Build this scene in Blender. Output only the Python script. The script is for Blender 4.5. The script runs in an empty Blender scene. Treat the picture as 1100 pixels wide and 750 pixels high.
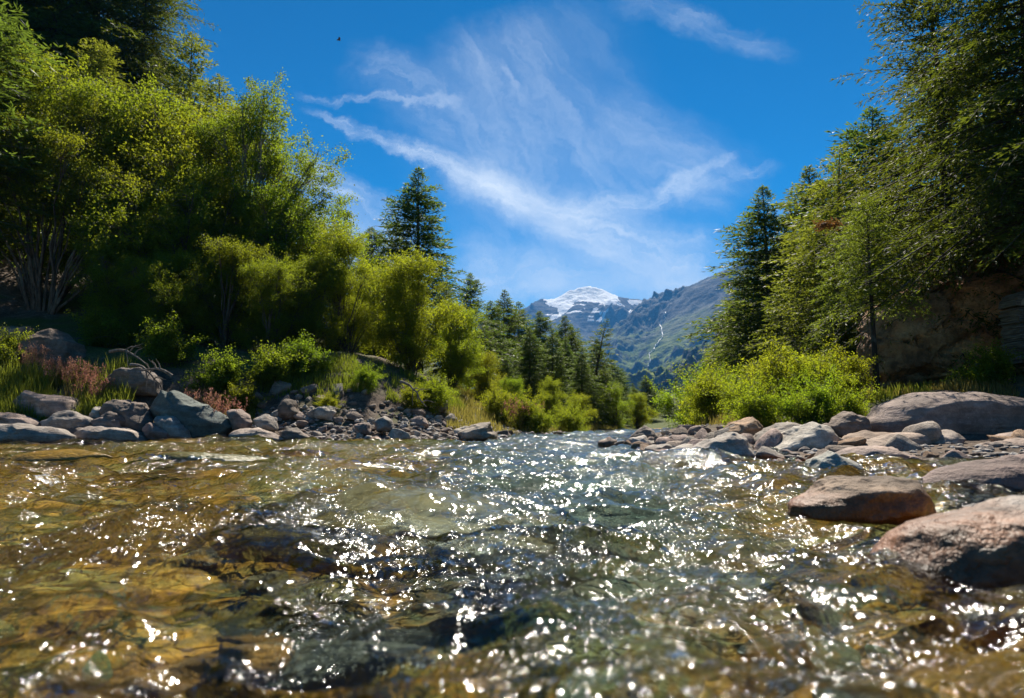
import bpy, bmesh, math, random
import numpy as np
from mathutils import Vector, Matrix
from mathutils.bvhtree import BVHTree

R = math.radians
sc = bpy.context.scene
C = sc.collection

# ------------------------------------------------------------------ camera, sky, sun, exposure
CAM_H = 0.45
FPX = 733.0                      # focal length in pixels of the 1100 px wide photograph
PITCH = math.atan(80.0 / FPX)    # horizon at y = 455 of 750
cam_d = bpy.data.cameras.new('camera')
cam_d.sensor_width = 36.0
cam_d.lens = 36.0 * FPX / 1100.0
cam_d.clip_start = 0.05
cam_d.clip_end = 30000
cam_d.dof.use_dof = True
cam_d.dof.focus_distance = 11.0
cam_d.dof.aperture_fstop = 2.4
cam = bpy.data.objects.new('camera', cam_d)
C.objects.link(cam)
cam.location = (0, 0, CAM_H)
cam.rotation_euler = (R(90) + PITCH, 0, 0)
sc.camera = cam

SUN_AZ, SUN_EL = 10.0, 52.0      # degrees right of the view direction, above the horizon
SUN = Vector((math.sin(R(SUN_AZ)) * math.cos(R(SUN_EL)), math.cos(R(SUN_AZ)) * math.cos(R(SUN_EL)), math.sin(R(SUN_EL))))
sd = bpy.data.lights.new('sun', 'SUN')
sd.energy = 5.0
sd.angle = R(0.55)
sd.color = (1.0, 0.92, 0.79)
so = bpy.data.objects.new('sun', sd)
C.objects.link(so)
so.rotation_euler = SUN.to_track_quat('Z', 'Y').to_euler()
so.location = (20, 60, 60)

sc.view_settings.view_transform = 'Standard'
sc.view_settings.look = 'None'
sc.view_settings.gamma = 1.0
sc.view_settings.exposure = 1.0
sc.view_settings.use_curve_mapping = False
sc.render.engine = 'CYCLES'
cy = sc.cycles
cy.use_denoising = True
cy.max_bounces = 7
cy.diffuse_bounces = 2
cy.glossy_bounces = 2
cy.transmission_bounces = 4
cy.transparent_max_bounces = 8
cy.volume_bounces = 0
cy.caustics_reflective = False
cy.caustics_refractive = False
cy.sample_clamp_indirect = 4.0


def pdir(px, py):
    """direction of a photo pixel in the world (not normalised, dY = 1)"""
    x = (px - 550.0) / FPX
    y = (375.0 - py) / FPX
    dy = math.cos(PITCH) - y * math.sin(PITCH)
    dz = math.sin(PITCH) + y * math.cos(PITCH)
    return x / dy, dz / dy


def P(px, py, Y):
    u, v = pdir(px, py)
    return np.array((u * Y, Y, CAM_H + v * Y))


def to_px(V):
    """world points -> photo pixels"""
    V = np.asarray(V, float)
    x, y, z = V[..., 0], V[..., 1], V[..., 2] - CAM_H
    f = y * math.cos(PITCH) + z * math.sin(PITCH)
    up = -y * math.sin(PITCH) + z * math.cos(PITCH)
    return 550 + FPX * x / f, 375 - FPX * up / f


# ------------------------------------------------------------------ node helpers
class NT:
    def __init__(s, tree):
        s.t = tree
        s.t.nodes.clear()

    def n(s, typ, **kw):
        nd = s.t.nodes.new(typ)
        for k, v in kw.items():
            if k.startswith('i_'):
                nd.inputs[k[2:].replace('_', ' ')].default_value = v
            else:
                setattr(nd, k, v)
        return nd

    def put(s, sock, v):
        if v is None:
            return
        if hasattr(v, 'is_linked') or isinstance(v, bpy.types.NodeSocket):
            s.t.links.new(v, sock)
        else:
            if isinstance(v, (tuple, list)) and len(v) == 3 and len(sock.default_value) == 4:
                v = (*v, 1)
            sock.default_value = v

    def m(s, op, a, b=None, c=None, clamp=False):
        nd = s.t.nodes.new('ShaderNodeMath')
        nd.operation = op
        nd.use_clamp = clamp
        s.put(nd.inputs[0], a)
        s.put(nd.inputs[1], b)
        s.put(nd.inputs[2], c)
        return nd.outputs[0]

    def vm(s, op, a, b=None, scale=None, out=0):
        nd = s.t.nodes.new('ShaderNodeVectorMath')
        nd.operation = op
        s.put(nd.inputs[0], a)
        s.put(nd.inputs[1], b)
        if scale is not None:
            s.put(nd.inputs['Scale'], scale)
        return nd.outputs[out]

    def mix(s, f, a, b, blend='MIX'):
        nd = s.t.nodes.new('ShaderNodeMix')
        nd.data_type = 'RGBA'
        nd.blend_type = blend
        s.put(nd.inputs[0], f)
        s.put(nd.inputs[6], a)
        s.put(nd.inputs[7], b)
        return nd.outputs[2]

    def noise(s, vec, scale, detail=3, rough=0.55, dist=0.0, out='Fac'):
        nd = s.t.nodes.new('ShaderNodeTexNoise')
        if vec is not None:
            s.put(nd.inputs['Vector'], vec)
        nd.inputs['Scale'].default_value = scale
        nd.inputs['Detail'].default_value = detail
        nd.inputs['Roughness'].default_value = rough
        nd.inputs['Distortion'].default_value = dist
        return nd.outputs[out]

    def vor(s, vec, scale, feature='F1', out='Distance', rand=1.0):
        nd = s.t.nodes.new('ShaderNodeTexVoronoi')
        nd.feature = feature
        if vec is not None:
            s.put(nd.inputs['Vector'], vec)
        nd.inputs['Scale'].default_value = scale
        nd.inputs['Randomness'].default_value = rand
        return nd.outputs[out]

    def ss(s, v, a, b, lo=0.0, hi=1.0):
        nd = s.t.nodes.new('ShaderNodeMapRange')
        nd.interpolation_type = 'SMOOTHSTEP'
        s.put(nd.inputs['Value'], v)
        nd.inputs['From Min'].default_value = a
        nd.inputs['From Max'].default_value = b
        nd.inputs['To Min'].default_value = lo
        nd.inputs['To Max'].default_value = hi
        return nd.outputs[0]

    def ramp(s, f, stops):
        nd = s.t.nodes.new('ShaderNodeValToRGB')
        el = nd.color_ramp.elements
        while len(el) < len(stops):
            el.new(0.5)
        for e, (p, c) in zip(el, stops):
            e.position = p
            e.color = (*c, 1)
        s.put(nd.inputs[0], f)
        return nd.outputs[0]

    def bump(s, h, strength, dist, normal=None):
        nd = s.t.nodes.new('ShaderNodeBump')
        s.put(nd.inputs['Strength'], strength)
        nd.inputs['Distance'].default_value = dist
        s.put(nd.inputs['Height'], h)
        if normal is not None:
            s.put(nd.inputs['Normal'], normal)
        return nd.outputs[0]

    def mapping(s, vec, scale=(1, 1, 1), rot=(0, 0, 0), loc=(0, 0, 0)):
        nd = s.t.nodes.new('ShaderNodeMapping')
        s.put(nd.inputs['Vector'], vec)
        nd.inputs['Scale'].default_value = scale
        nd.inputs['Rotation'].default_value = rot
        nd.inputs['Location'].default_value = loc
        return nd.outputs[0]

    def pbsdf(s, col, rough=0.7, normal=None, spec=0.5):
        nd = s.t.nodes.new('ShaderNodeBsdfPrincipled')
        s.put(nd.inputs['Base Color'], col)
        s.put(nd.inputs['Roughness'], rough)
        s.put(nd.inputs['Specular IOR Level'], spec)
        if normal is not None:
            s.put(nd.inputs['Normal'], normal)
        return nd.outputs[0]

    def mixs(s, f, a, b):
        nd = s.t.nodes.new('ShaderNodeMixShader')
        s.put(nd.inputs[0], f)
        s.put(nd.inputs[1], a)
        s.put(nd.inputs[2], b)
        return nd.outputs[0]

    def out(s, surf):
        o = s.t.nodes.new('ShaderNodeOutputMaterial')
        s.t.links.new(surf, o.inputs['Surface'])

    def geo(s, out):
        return s.t.nodes.new('ShaderNodeNewGeometry').outputs[out]

    def tc(s, out):
        return s.t.nodes.new('ShaderNodeTexCoord').outputs[out]

    def info(s, out):
        return s.t.nodes.new('ShaderNodeObjectInfo').outputs[out]

    def attr(s, name, out='Fac'):
        nd = s.t.nodes.new('ShaderNodeAttribute')
        nd.attribute_name = name
        return nd.outputs[out]


def mat(name):
    m = bpy.data.materials.new(name)
    m.use_nodes = True
    return m, NT(m.node_tree)


# ------------------------------------------------------------------ sky
world = bpy.data.worlds.new('World')
sc.world = world
world.use_nodes = True
w = NT(world.node_tree)
sky = w.n('ShaderNodeTexSky', sky_type='NISHITA')
sky.sun_disc = False
sky.sun_elevation = R(SUN_EL)
sky.sun_rotation = R(SUN_AZ)
sky.altitude = 1800
sky.air_density = 1.0
sky.dust_density = 0.15
sky.ozone_density = 4.0
dirv = w.tc('Generated')
sep = w.n('ShaderNodeSeparateXYZ')
w.put(sep.inputs[0], dirv)
dy_ = w.m('MAXIMUM', sep.outputs[1], 0.08)
cu = w.m('DIVIDE', sep.outputs[0], dy_)
cv = w.m('DIVIDE', sep.outputs[2], dy_)
comb = w.n('ShaderNodeCombineXYZ')
w.put(comb.inputs[0], cu)
w.put(comb.inputs[1], cv)
uv = comb.outputs[0]
warp = w.vm('SCALE', w.vm('SUBTRACT', w.noise(uv, 4.0, 7, 0.68, out='Color'), (0.5, 0.5, 0.5)), scale=0.15)
uvw = w.vm('ADD', uv, warp)
sepw = w.n('ShaderNodeSeparateXYZ')
w.put(sepw.inputs[0], uvw)


def streak(a, b, wid0, wid1, op, fib=1.0, seed=0.0):
    """one cirrus streak between two sky directions"""
    (ua, va), (ub, vb) = pdir(*a), pdir(*b)
    L = math.hypot(ub - ua, vb - va)
    tx, ty = (ub - ua) / L, (vb - va) / L
    du = w.m('SUBTRACT', sepw.outputs[0], ua)
    dv = w.m('SUBTRACT', sepw.outputs[1], va)
    t = w.m('DIVIDE', w.m('ADD', w.m('MULTIPLY', du, tx), w.m('MULTIPLY', dv, ty)), L)
    d = w.m('ABSOLUTE', w.m('SUBTRACT', w.m('MULTIPLY', dv, tx), w.m('MULTIPLY', du, ty)))
    wid = w.m('MULTIPLY_ADD', w.m('MINIMUM', w.m('MAXIMUM', t, 0.0), 1.0), (wid1 - wid0) / FPX, wid0 / FPX)
    r = w.m('DIVIDE', d, wid)
    body = w.ss(r, 0.05, 1.0, 1.0, 0.0)
    ends = w.m('MULTIPLY', w.ss(t, -0.06, 0.12), w.ss(t, 0.8, 1.08, 1.0, 0.0))
    ang = math.atan2(ty, tx)
    rot = w.n('ShaderNodeVectorRotate', rotation_type='Z_AXIS')
    w.put(rot.inputs['Vector'], uvw)
    rot.inputs['Angle'].default_value = -(ang + 0.12)
    mp = w.mapping(rot.outputs[0], scale=(4.0, 17.0, 1.0), loc=(seed, seed * 1.7, seed))
    fibre = w.ss(w.noise(mp, 1.6, 8, 0.68, 0.3), 0.36, 0.74)
    fibre = w.m('MULTIPLY_ADD', fibre, fib, 1.0 - fib)
    return w.m('MULTIPLY', w.m('MULTIPLY', w.m('MULTIPLY', body, ends), fibre), op)


cloud = None
for args in [
    ((318, 98), (505, 113), 9, 9, 0.55, 0.9, 1.3),
    ((335, 118), (560, 210), 10, 30, 0.75, 0.85, 2.1),
    ((480, 178), (770, 308), 38, 60, 0.95, 0.6, 3.7),
    ((590, 238), (835, 176), 26, 11, 0.65, 0.95, 5.2),
    ((700, 205), (790, 165), 12, 8, 0.35, 1.0, 9.2),
    ((520, 30), (640, 290), 170, 190, 0.33, 0.6, 6.6),
    ((380, 60), (560, 180), 40, 60, 0.25, 0.85, 15.1),
    ((640, 120), (800, 220), 60, 80, 0.28, 0.7, 16.3),
    ((310, 190), (450, 262), 30, 40, 0.75, 0.75, 7.9),
    ((270, 250), (460, 300), 60, 50, 0.75, 0.5, 8.4),
    ((480, 300), (800, 318), 55, 40, 0.7, 0.5, 10.1),
    ((528, 68), (575, 118), 7, 9, 0.30, 0.8, 11.3),
    ((660, -10), (850, 50), 34, 20, 0.30, 0.8, 12.7),
    ((830, 240), (900, 205), 26, 24, 0.42, 0.8, 13.9),
]:
    s_ = streak(*args)
    cloud = s_ if cloud is None else w.m('SUBTRACT', 1.0, w.m('MULTIPLY', w.m('SUBTRACT', 1.0, cloud), w.m('SUBTRACT', 1.0, s_)))
hsv = w.n('ShaderNodeHueSaturation')
hsv.inputs['Saturation'].default_value = 1.12
hsv.inputs['Value'].default_value = 1.0
gam = w.n('ShaderNodeGamma')
gam.inputs['Gamma'].default_value = 1.55
w.put(gam.inputs['Color'], w.vm('SCALE', sky.outputs[0], scale=0.12))
w.put(hsv.inputs['Color'], w.vm('MULTIPLY', w.vm('SCALE', gam.outputs[0], scale=1 / 0.12), (0.66, 1.08, 0.94)))
skycol = w.mix(w.m('MULTIPLY', cloud, 0.95), hsv.outputs[0], (7.2, 7.8, 8.4, 1))
bg = w.n('ShaderNodeBackground')
w.put(bg.inputs['Color'], skycol)
bg.inputs['Strength'].default_value = 0.073
wo = w.n('ShaderNodeOutputWorld')
w.t.links.new(bg.outputs[0], wo.inputs['Surface'])


# ------------------------------------------------------------------ numpy noise
def _h(ix, iy, iz, seed):
    h = (ix.astype(np.int64) * 374761393 + iy.astype(np.int64) * 668265263 + iz.astype(np.int64) * 2147483647 + seed * 1274126177) & 0xFFFFFFFF
    h = ((h ^ (h >> 13)) * 1274126177) & 0xFFFFFFFF
    h = ((h ^ (h >> 15)) * 2246822519) & 0xFFFFFFFF
    return ((h ^ (h >> 16)) & 0xFFFFFF) / float(0xFFFFFF)


def vn(x, y, z=None, seed=0):
    """value noise in 0..1"""
    x = np.asarray(x, float); y = np.asarray(y, float)
    x0 = np.floor(x); y0 = np.floor(y)
    fx = x - x0; fy = y - y0
    fx = fx**3 * (fx * (fx * 6 - 15) + 10); fy = fy**3 * (fy * (fy * 6 - 15) + 10)
    if z is None:
        zz = np.zeros_like(x0)
        a = _h(x0, y0, zz, seed); b = _h(x0 + 1, y0, zz, seed); c = _h(x0, y0 + 1, zz, seed); d = _h(x0 + 1, y0 + 1, zz, seed)
        return (a * (1 - fx) + b * fx) * (1 - fy) + (c * (1 - fx) + d * fx) * fy
    z = np.asarray(z, float); z0 = np.floor(z); fz = z - z0; fz = fz**3 * (fz * (fz * 6 - 15) + 10)
    r = 0
    for k in (0, 1):
        a = _h(x0, y0, z0 + k, seed); b = _h(x0 + 1, y0, z0 + k, seed); c = _h(x0, y0 + 1, z0 + k, seed); d = _h(x0 + 1, y0 + 1, z0 + k, seed)
        r = r + ((a * (1 - fx) + b * fx) * (1 - fy) + (c * (1 - fx) + d * fx) * fy) * (fz if k else 1 - fz)
    return r


def fbm(x, y, z=None, oct=4, seed=0, gain=0.5, ridged=False):
    t = 0; a = 1; tot = 0
    for o in range(oct):
        ca, sa = math.cos(0.6 * o + 0.3), math.sin(0.6 * o + 0.3)
        f = 2.03**o
        xr, yr = (x * ca - y * sa) * f + 17.3 * o, (x * sa + y * ca) * f - 9.1 * o
        n = vn(xr, yr, None if z is None else z * f + 5.7 * o, seed + o * 31)
        if ridged:
            n = 1 - np.abs(2 * n - 1)
        t = t + a * n; tot += a; a *= gain
    return t / tot


def sstep(v, a, b):
    t = np.clip((v - a) / (b - a), 0, 1)
    return t * t * (3 - 2 * t)


# ------------------------------------------------------------------ mesh helpers
def mesh(name, V, polys, m=None, smooth=True):
    """polys: list of int arrays, each (n, k)"""
    V = np.ascontiguousarray(V, np.float32)
    if isinstance(polys, np.ndarray):
        polys = [polys]
    me = bpy.data.meshes.new(name)
    me.vertices.add(len(V))
    me.vertices.foreach_set('co', V.ravel())
    idx = np.concatenate([p.ravel() for p in polys]).astype(np.int32)
    cnt = np.concatenate([np.full(len(p), p.shape[1]) for p in polys])
    st = np.concatenate([[0], np.cumsum(cnt)[:-1]]).astype(np.int32)
    me.loops.add(len(idx))
    me.loops.foreach_set('vertex_index', idx)
    me.polygons.add(len(cnt))
    me.polygons.foreach_set('loop_start', st)
    me.update(calc_edges=True)
    me.polygons.foreach_set('use_smooth', np.full(len(cnt), bool(smooth)))
    if m is not None:
        me.materials.append(m)
    me.validate()
    return me


def link(name, me, parent=None, loc=None, rotz=0.0, scale=None):
    o = bpy.data.objects.new(name, me)
    C.objects.link(o)
    if parent is not None:
        o.parent = parent
    if loc is not None:
        o.location = [float(v) for v in loc]
    if rotz:
        o.rotation_euler = (0, 0, rotz)
    if scale is not None:
        o.scale = scale if isinstance(scale, (tuple, list)) else (scale,) * 3
    return o


def tag(o, label=None, cat=None, group=None, kind=None):
    if label: o['label'] = label
    if cat: o['category'] = cat
    if group: o['group'] = group
    if kind: o['kind'] = kind
    return o


def empty(name, loc, rotz=0.0, scale=1.0):
    o = bpy.data.objects.new(name, None)
    o.empty_display_size = 0.2
    C.objects.link(o)
    o.location = [float(v) for v in loc]
    o.rotation_euler = (0, 0, rotz)
    o.scale = scale if isinstance(scale, (tuple, list)) else (scale,) * 3
    return o


def nrm(v):
    return v / np.maximum(np.linalg.norm(v, axis=-1, keepdims=True), 1e-9)


def tubes(Pts, Rad, sides=5):
    """Pts (B,N,3), Rad (B,N) -> verts, quads (open tubes)"""
    Pts = np.asarray(Pts, float); Rad = np.asarray(Rad, float)
    B, N, _ = Pts.shape
    T = nrm(np.gradient(Pts, axis=1))
    ref = np.where(np.abs(T[..., 2:3]) > 0.9, np.array([1.0, 0, 0]), np.array([0, 0, 1.0]))
    A = nrm(np.cross(T, ref)); Bn = np.cross(T, A)
    ang = np.linspace(0, 2 * math.pi, sides, endpoint=False)
    V = Pts[:, :, None] + Rad[:, :, None, None] * (A[:, :, None] * np.cos(ang)[None, None, :, None] + Bn[:, :, None] * np.sin(ang)[None, None, :, None])
    base = (np.arange(B)[:, None, None] * N + np.arange(N - 1)[None, :, None]) * sides
    k = np.arange(sides)[None, None, :]; k2 = (k + 1) % sides
    F = np.stack([base + k, base + k2, base + sides + k2, base + sides + k], -1).reshape(-1, 4)
    return V.reshape(-1, 3), F


class MB:
    def __init__(s):
        s.V = []; s.F = {}; s.n = 0

    def add(s, V, F):
        s.V.append(np.asarray(V, float))
        F = np.asarray(F)
        s.F.setdefault(F.shape[1], []).append(F + s.n)
        s.n += len(V)

    def mesh(s, name, m, smooth=True):
        return mesh(name, np.concatenate(s.V), [np.concatenate(f) for f in s.F.values()], m, smooth)


def kites(pos, d, side, ln, wd, bend=0.0):
    """leaf or needle quads: base, left, tip, right"""
    ln = ln[:, None]; wd = wd[:, None]
    n = np.cross(d, side)
    mid = pos + d * ln * 0.45 + n * ln * bend
    V = np.stack([pos, mid - side * wd * 0.5, pos + d * ln, mid + side * wd * 0.5], 1).reshape(-1, 3)
    F = np.arange(len(pos) * 4).reshape(-1, 4)
    return V, F


# ------------------------------------------------------------------ river plan and ground height
LEFT = np.array([(-60, 6), (-26, 12.5), (-14, 14.6), (-11.3, 15.4), (-9.2, 16.3), (-7.1, 17.0), (-5.2, 17.1), (-3.6, 17.3), (-1.5, 18.6), (-0.2, 20.5), (1.2, 23.5), (3.2, 30), (7, 40), (13, 60)], float)
RIGHT = np.array([(20, 60), (12, 40), (6.3, 30), (3.9, 23), (2.7, 18), (2.2, 14.5), (2.2, 11.5), (2.55, 8.9), (3.2, 8.2), (3.9, 7.3), (4.2, 5.9), (3.3, 4.9), (2.7, 3.9), (2.25, 2.9), (1.95, 2.2), (1.9, 1.0), (2.1, -12), (-60, -14)], float)
RIVER = np.concatenate([LEFT, RIGHT])


def river_d(x, y):
    """signed distance to the river edge (positive on land) and True where the nearest edge is the left bank"""
    x = np.asarray(x, float); y = np.asarray(y, float)
    best = np.full(x.shape, 1e9); left = np.zeros(x.shape, bool); inside = np.zeros(x.shape, bool)
    n = len(RIVER)
    for i in range(n):
        a = RIVER[i]; b = RIVER[(i + 1) % n]
        ab = b - a
        t = np.clip(((x - a[0]) * ab[0] + (y - a[1]) * ab[1]) / (ab @ ab), 0, 1)
        d = np.hypot(x - a[0] - t * ab[0], y - a[1] - t * ab[1])
        c = d < best
        best = np.where(c, d, best)
        left = np.where(c, i < len(LEFT) - 1, left)
        cr = (a[1] > y) != (b[1] > y)
        if abs(b[1] - a[1]) > 1e-9:
            inside ^= cr & (x < a[0] + (y - a[1]) / (b[1] - a[1]) * ab[0])
    return np.where(inside, -best, best), left


def ground_z(x, y):
    x = np.asarray(x, float); y = np.asarray(y, float)
    d, left = river_d(x, y)
    dd = np.maximum(d, 0)
    zl = np.interp(dd, [0, 0.5, 1.2, 2.2, 3.4, 5.0, 9, 16, 40], [-0.02, 0.16, 0.45, 1.1, 1.95, 2.7, 3.6, 6.5, 14])
    sl = np.interp(x, [-9, -5, -2.5, 0, 3], [1.0, 0.95, 0.72, 0.36, 0.22])
    far = sstep(y, 26, 60)
    zl = zl * (sl * (1 - far) + far * np.interp(x, [-14, -6, 0], [0.8, 0.3, 0.2]))
    zr = np.interp(dd, [0, 0.6, 2, 4, 6, 9, 14, 40], [-0.02, 0.10, 0.36, 0.68, 1.05, 1.5, 2.6, 9])
    kr = sstep(y, 11.6, 13.6)
    zlow = np.interp(dd, [0, 0.6, 2, 4, 6, 9, 14, 40], [-0.02, 0.05, 0.14, 0.26, 0.5, 1.0, 2.4, 9])
    zr = (zr * kr + zlow * (1 - kr)) * (1 - 0.45 * far)
    # valley sides
    hl = 0.55 * np.maximum(0, -x - 16 - 0.10 * y)
    hr = 0.60 * np.maximum(0, x - 13 - 0.20 * y)
    z = np.where(left, zl + np.minimum(hl, 260), zr + np.minimum(hr, 300))
    z = z + (fbm(x * 0.9, y * 0.9, oct=3, seed=5) - 0.5) * 0.22 * sstep(dd, 0.2, 2.5)
    z = z + (fbm(x * 0.16, y * 0.16, oct=2, seed=8) - 0.5) * 1.2 * sstep(dd, 6, 25)
    bed = -0.40 * sstep(-d, 0.0, 1.3) - 0.03 + (fbm(x * 1.3, y * 1.3, oct=4, seed=2) - 0.5) * 0.22 + (vn(x * 4, y * 4, seed=3) - 0.5) * 0.07
    return np.where(d < 0, np.minimum(bed, -0.03 + 0 * bed) * sstep(-d, 0, 0.5) - 0.02 * (1 - sstep(-d, 0, 0.5)), z)


def gz(x, y):
    return float(ground_z(np.array([x]), np.array([y]))[0])


def grid_faces(nr, ncl):
    i = np.arange(nr - 1)[:, None] * ncl + np.arange(ncl - 1)[None]
    return np.stack([i, i + 1, i + ncl + 1, i + ncl], -1).reshape(-1, 4)


# ------------------------------------------------------------------ materials
def rock_material(name, stain=(0.19, 0.07, 0.02)):
    m, t = mat(name)
    oc = t.tc('Object')
    rnd = t.info('Random')
    off = t.n('ShaderNodeCombineXYZ')
    for k in range(3):
        t.put(off.inputs[k], t.m('MULTIPLY', rnd, 37.0 * (k + 1)))
    v = t.vm('ADD', oc, off.outputs[0])
    col = t.info('Color')
    n1 = t.noise(v, 1.7, 5, 0.6)
    n2 = t.noise(v, 9.0, 5, 0.65)
    n3 = t.noise(v, 46.0, 3, 0.6)
    strat = t.noise(t.mapping(v, scale=(1.2, 1.2, 9.0), rot=(0.35, 0.25, 0)), 1.5, 4, 0.6)
    br = t.m('MULTIPLY', t.ss(n1, 0.3, 0.72, 0.66, 1.28), t.ss(n2, 0.28, 0.75, 0.74, 1.22))
    br = t.m('MULTIPLY', br, t.ss(strat, 0.3, 0.7, 0.78, 1.18))
    br = t.m('MULTIPLY', br, t.ss(n3, 0.3, 0.7, 0.86, 1.12))
    c = t.vm('MULTIPLY', t.vm('SCALE', col, scale=br), (1.05, 0.98, 0.89))
    c = t.mix(t.m('MULTIPLY', t.ss(t.noise(v, 2.6, 4, 0.7), 0.56, 0.72), 0.45), c, (0.24, 0.155, 0.10))
    lich = t.ss(t.vor(v, 13.0), 0.16, 0.08)
    lich = t.m('MULTIPLY', lich, t.ss(t.noise(v, 3.1, 3), 0.52, 0.66))
    c = t.mix(t.m('MULTIPLY', lich, 0.55), c, (0.42, 0.42, 0.38))
    crack = t.ss(t.vor(t.vm('ADD', v, t.vm('SCALE', t.noise(v, 3, 5, 0.7, out='Color'), scale=1.3)), 1.1, 'DISTANCE_TO_EDGE'), 0.035, 0.0)
    crack = t.m('MULTIPLY', crack, t.ss(n1, 0.42, 0.6))
    c = t.mix(t.m('MULTIPLY', crack, 0.22), c, (0.05, 0.042, 0.036))
    # wet, algae stained foot just above the water
    wet_h = t.info('Alpha')
    sp = t.n('ShaderNodeSeparateXYZ')
    t.put(sp.inputs[0], t.geo('Position'))
    zz = t.m('ADD', sp.outputs[2], t.m('MULTIPLY', t.m('SUBTRACT', t.noise(t.geo('Position'), 5.0, 4, 0.6), 0.5), 0.13))
    wet = t.ss(t.m('SUBTRACT', zz, wet_h), -0.03, 0.03, 1.0, 0.0)
    wc = t.mix(0.75, t.vm('SCALE', c, scale=0.42), stain)
    wc = t.vm('SCALE', wc, scale=t.ss(n2, 0.3, 0.7, 0.55, 1.5))
    c = t.mix(wet, c, wc)
    h = t.m('ADD', t.m('MULTIPLY', n2, 0.55), t.m('ADD', t.m('MULTIPLY', n3, 0.16), t.m('MULTIPLY', strat, 0.5)))
    h = t.m('SUBTRACT', h, t.m('MULTIPLY', crack, 0.15))
    nb = t.bump(h, 0.75, 0.06)
    ro = t.m('SUBTRACT', 0.85, t.m('MULTIPLY', wet, 0.28))
    t.out(t.pbsdf(c, ro, nb, 0.4))
    return m


M_ROCK = rock_material('river_rock')
M_CLIFF = None


def cliff_material():
    m, t = mat('cliff_rock')
    v = t.tc('Object')
    n1 = t.noise(v, 0.8, 5, 0.65)
    n2 = t.noise(v, 4.5, 5, 0.65)
    c = t.ramp(n1, [(0.28, (0.11, 0.075, 0.055)), (0.45, (0.34, 0.19, 0.10)), (0.58, (0.45, 0.29, 0.165)), (0.72, (0.26, 0.20, 0.165))])
    c = t.vm('MULTIPLY', c, t.ramp(t.attr('block'), [(0.0, (0.55, 0.5, 0.48)), (0.4, (1.25, 1.0, 0.75)), (0.7, (0.85, 0.85, 0.85)), (1.0, (1.5, 1.15, 0.8))]))
    c = t.vm('SCALE', c, scale=t.ss(n2, 0.3, 0.7, 0.55, 1.35))
    cr = t.ss(t.vor(t.vm('ADD', v, t.vm('SCALE', t.noise(v, 1.5, 5, 0.7, out='Color'), scale=2.0)), 0.8, 'DISTANCE_TO_EDGE'), 0.06, 0.0)
    c = t.mix(t.m('MULTIPLY', cr, 0.3), c, (0.02, 0.016, 0.014))
    h = t.m('SUBTRACT', t.m('ADD', n2, t.m('MULTIPLY', t.noise(v, 18, 4), 0.3)), t.m('MULTIPLY', cr, 0.2))
    t.out(t.pbsdf(c, 0.85, t.bump(h, 0.9, 0.12), 0.3))
    return m


M_CLIFF = cliff_material()


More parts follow.
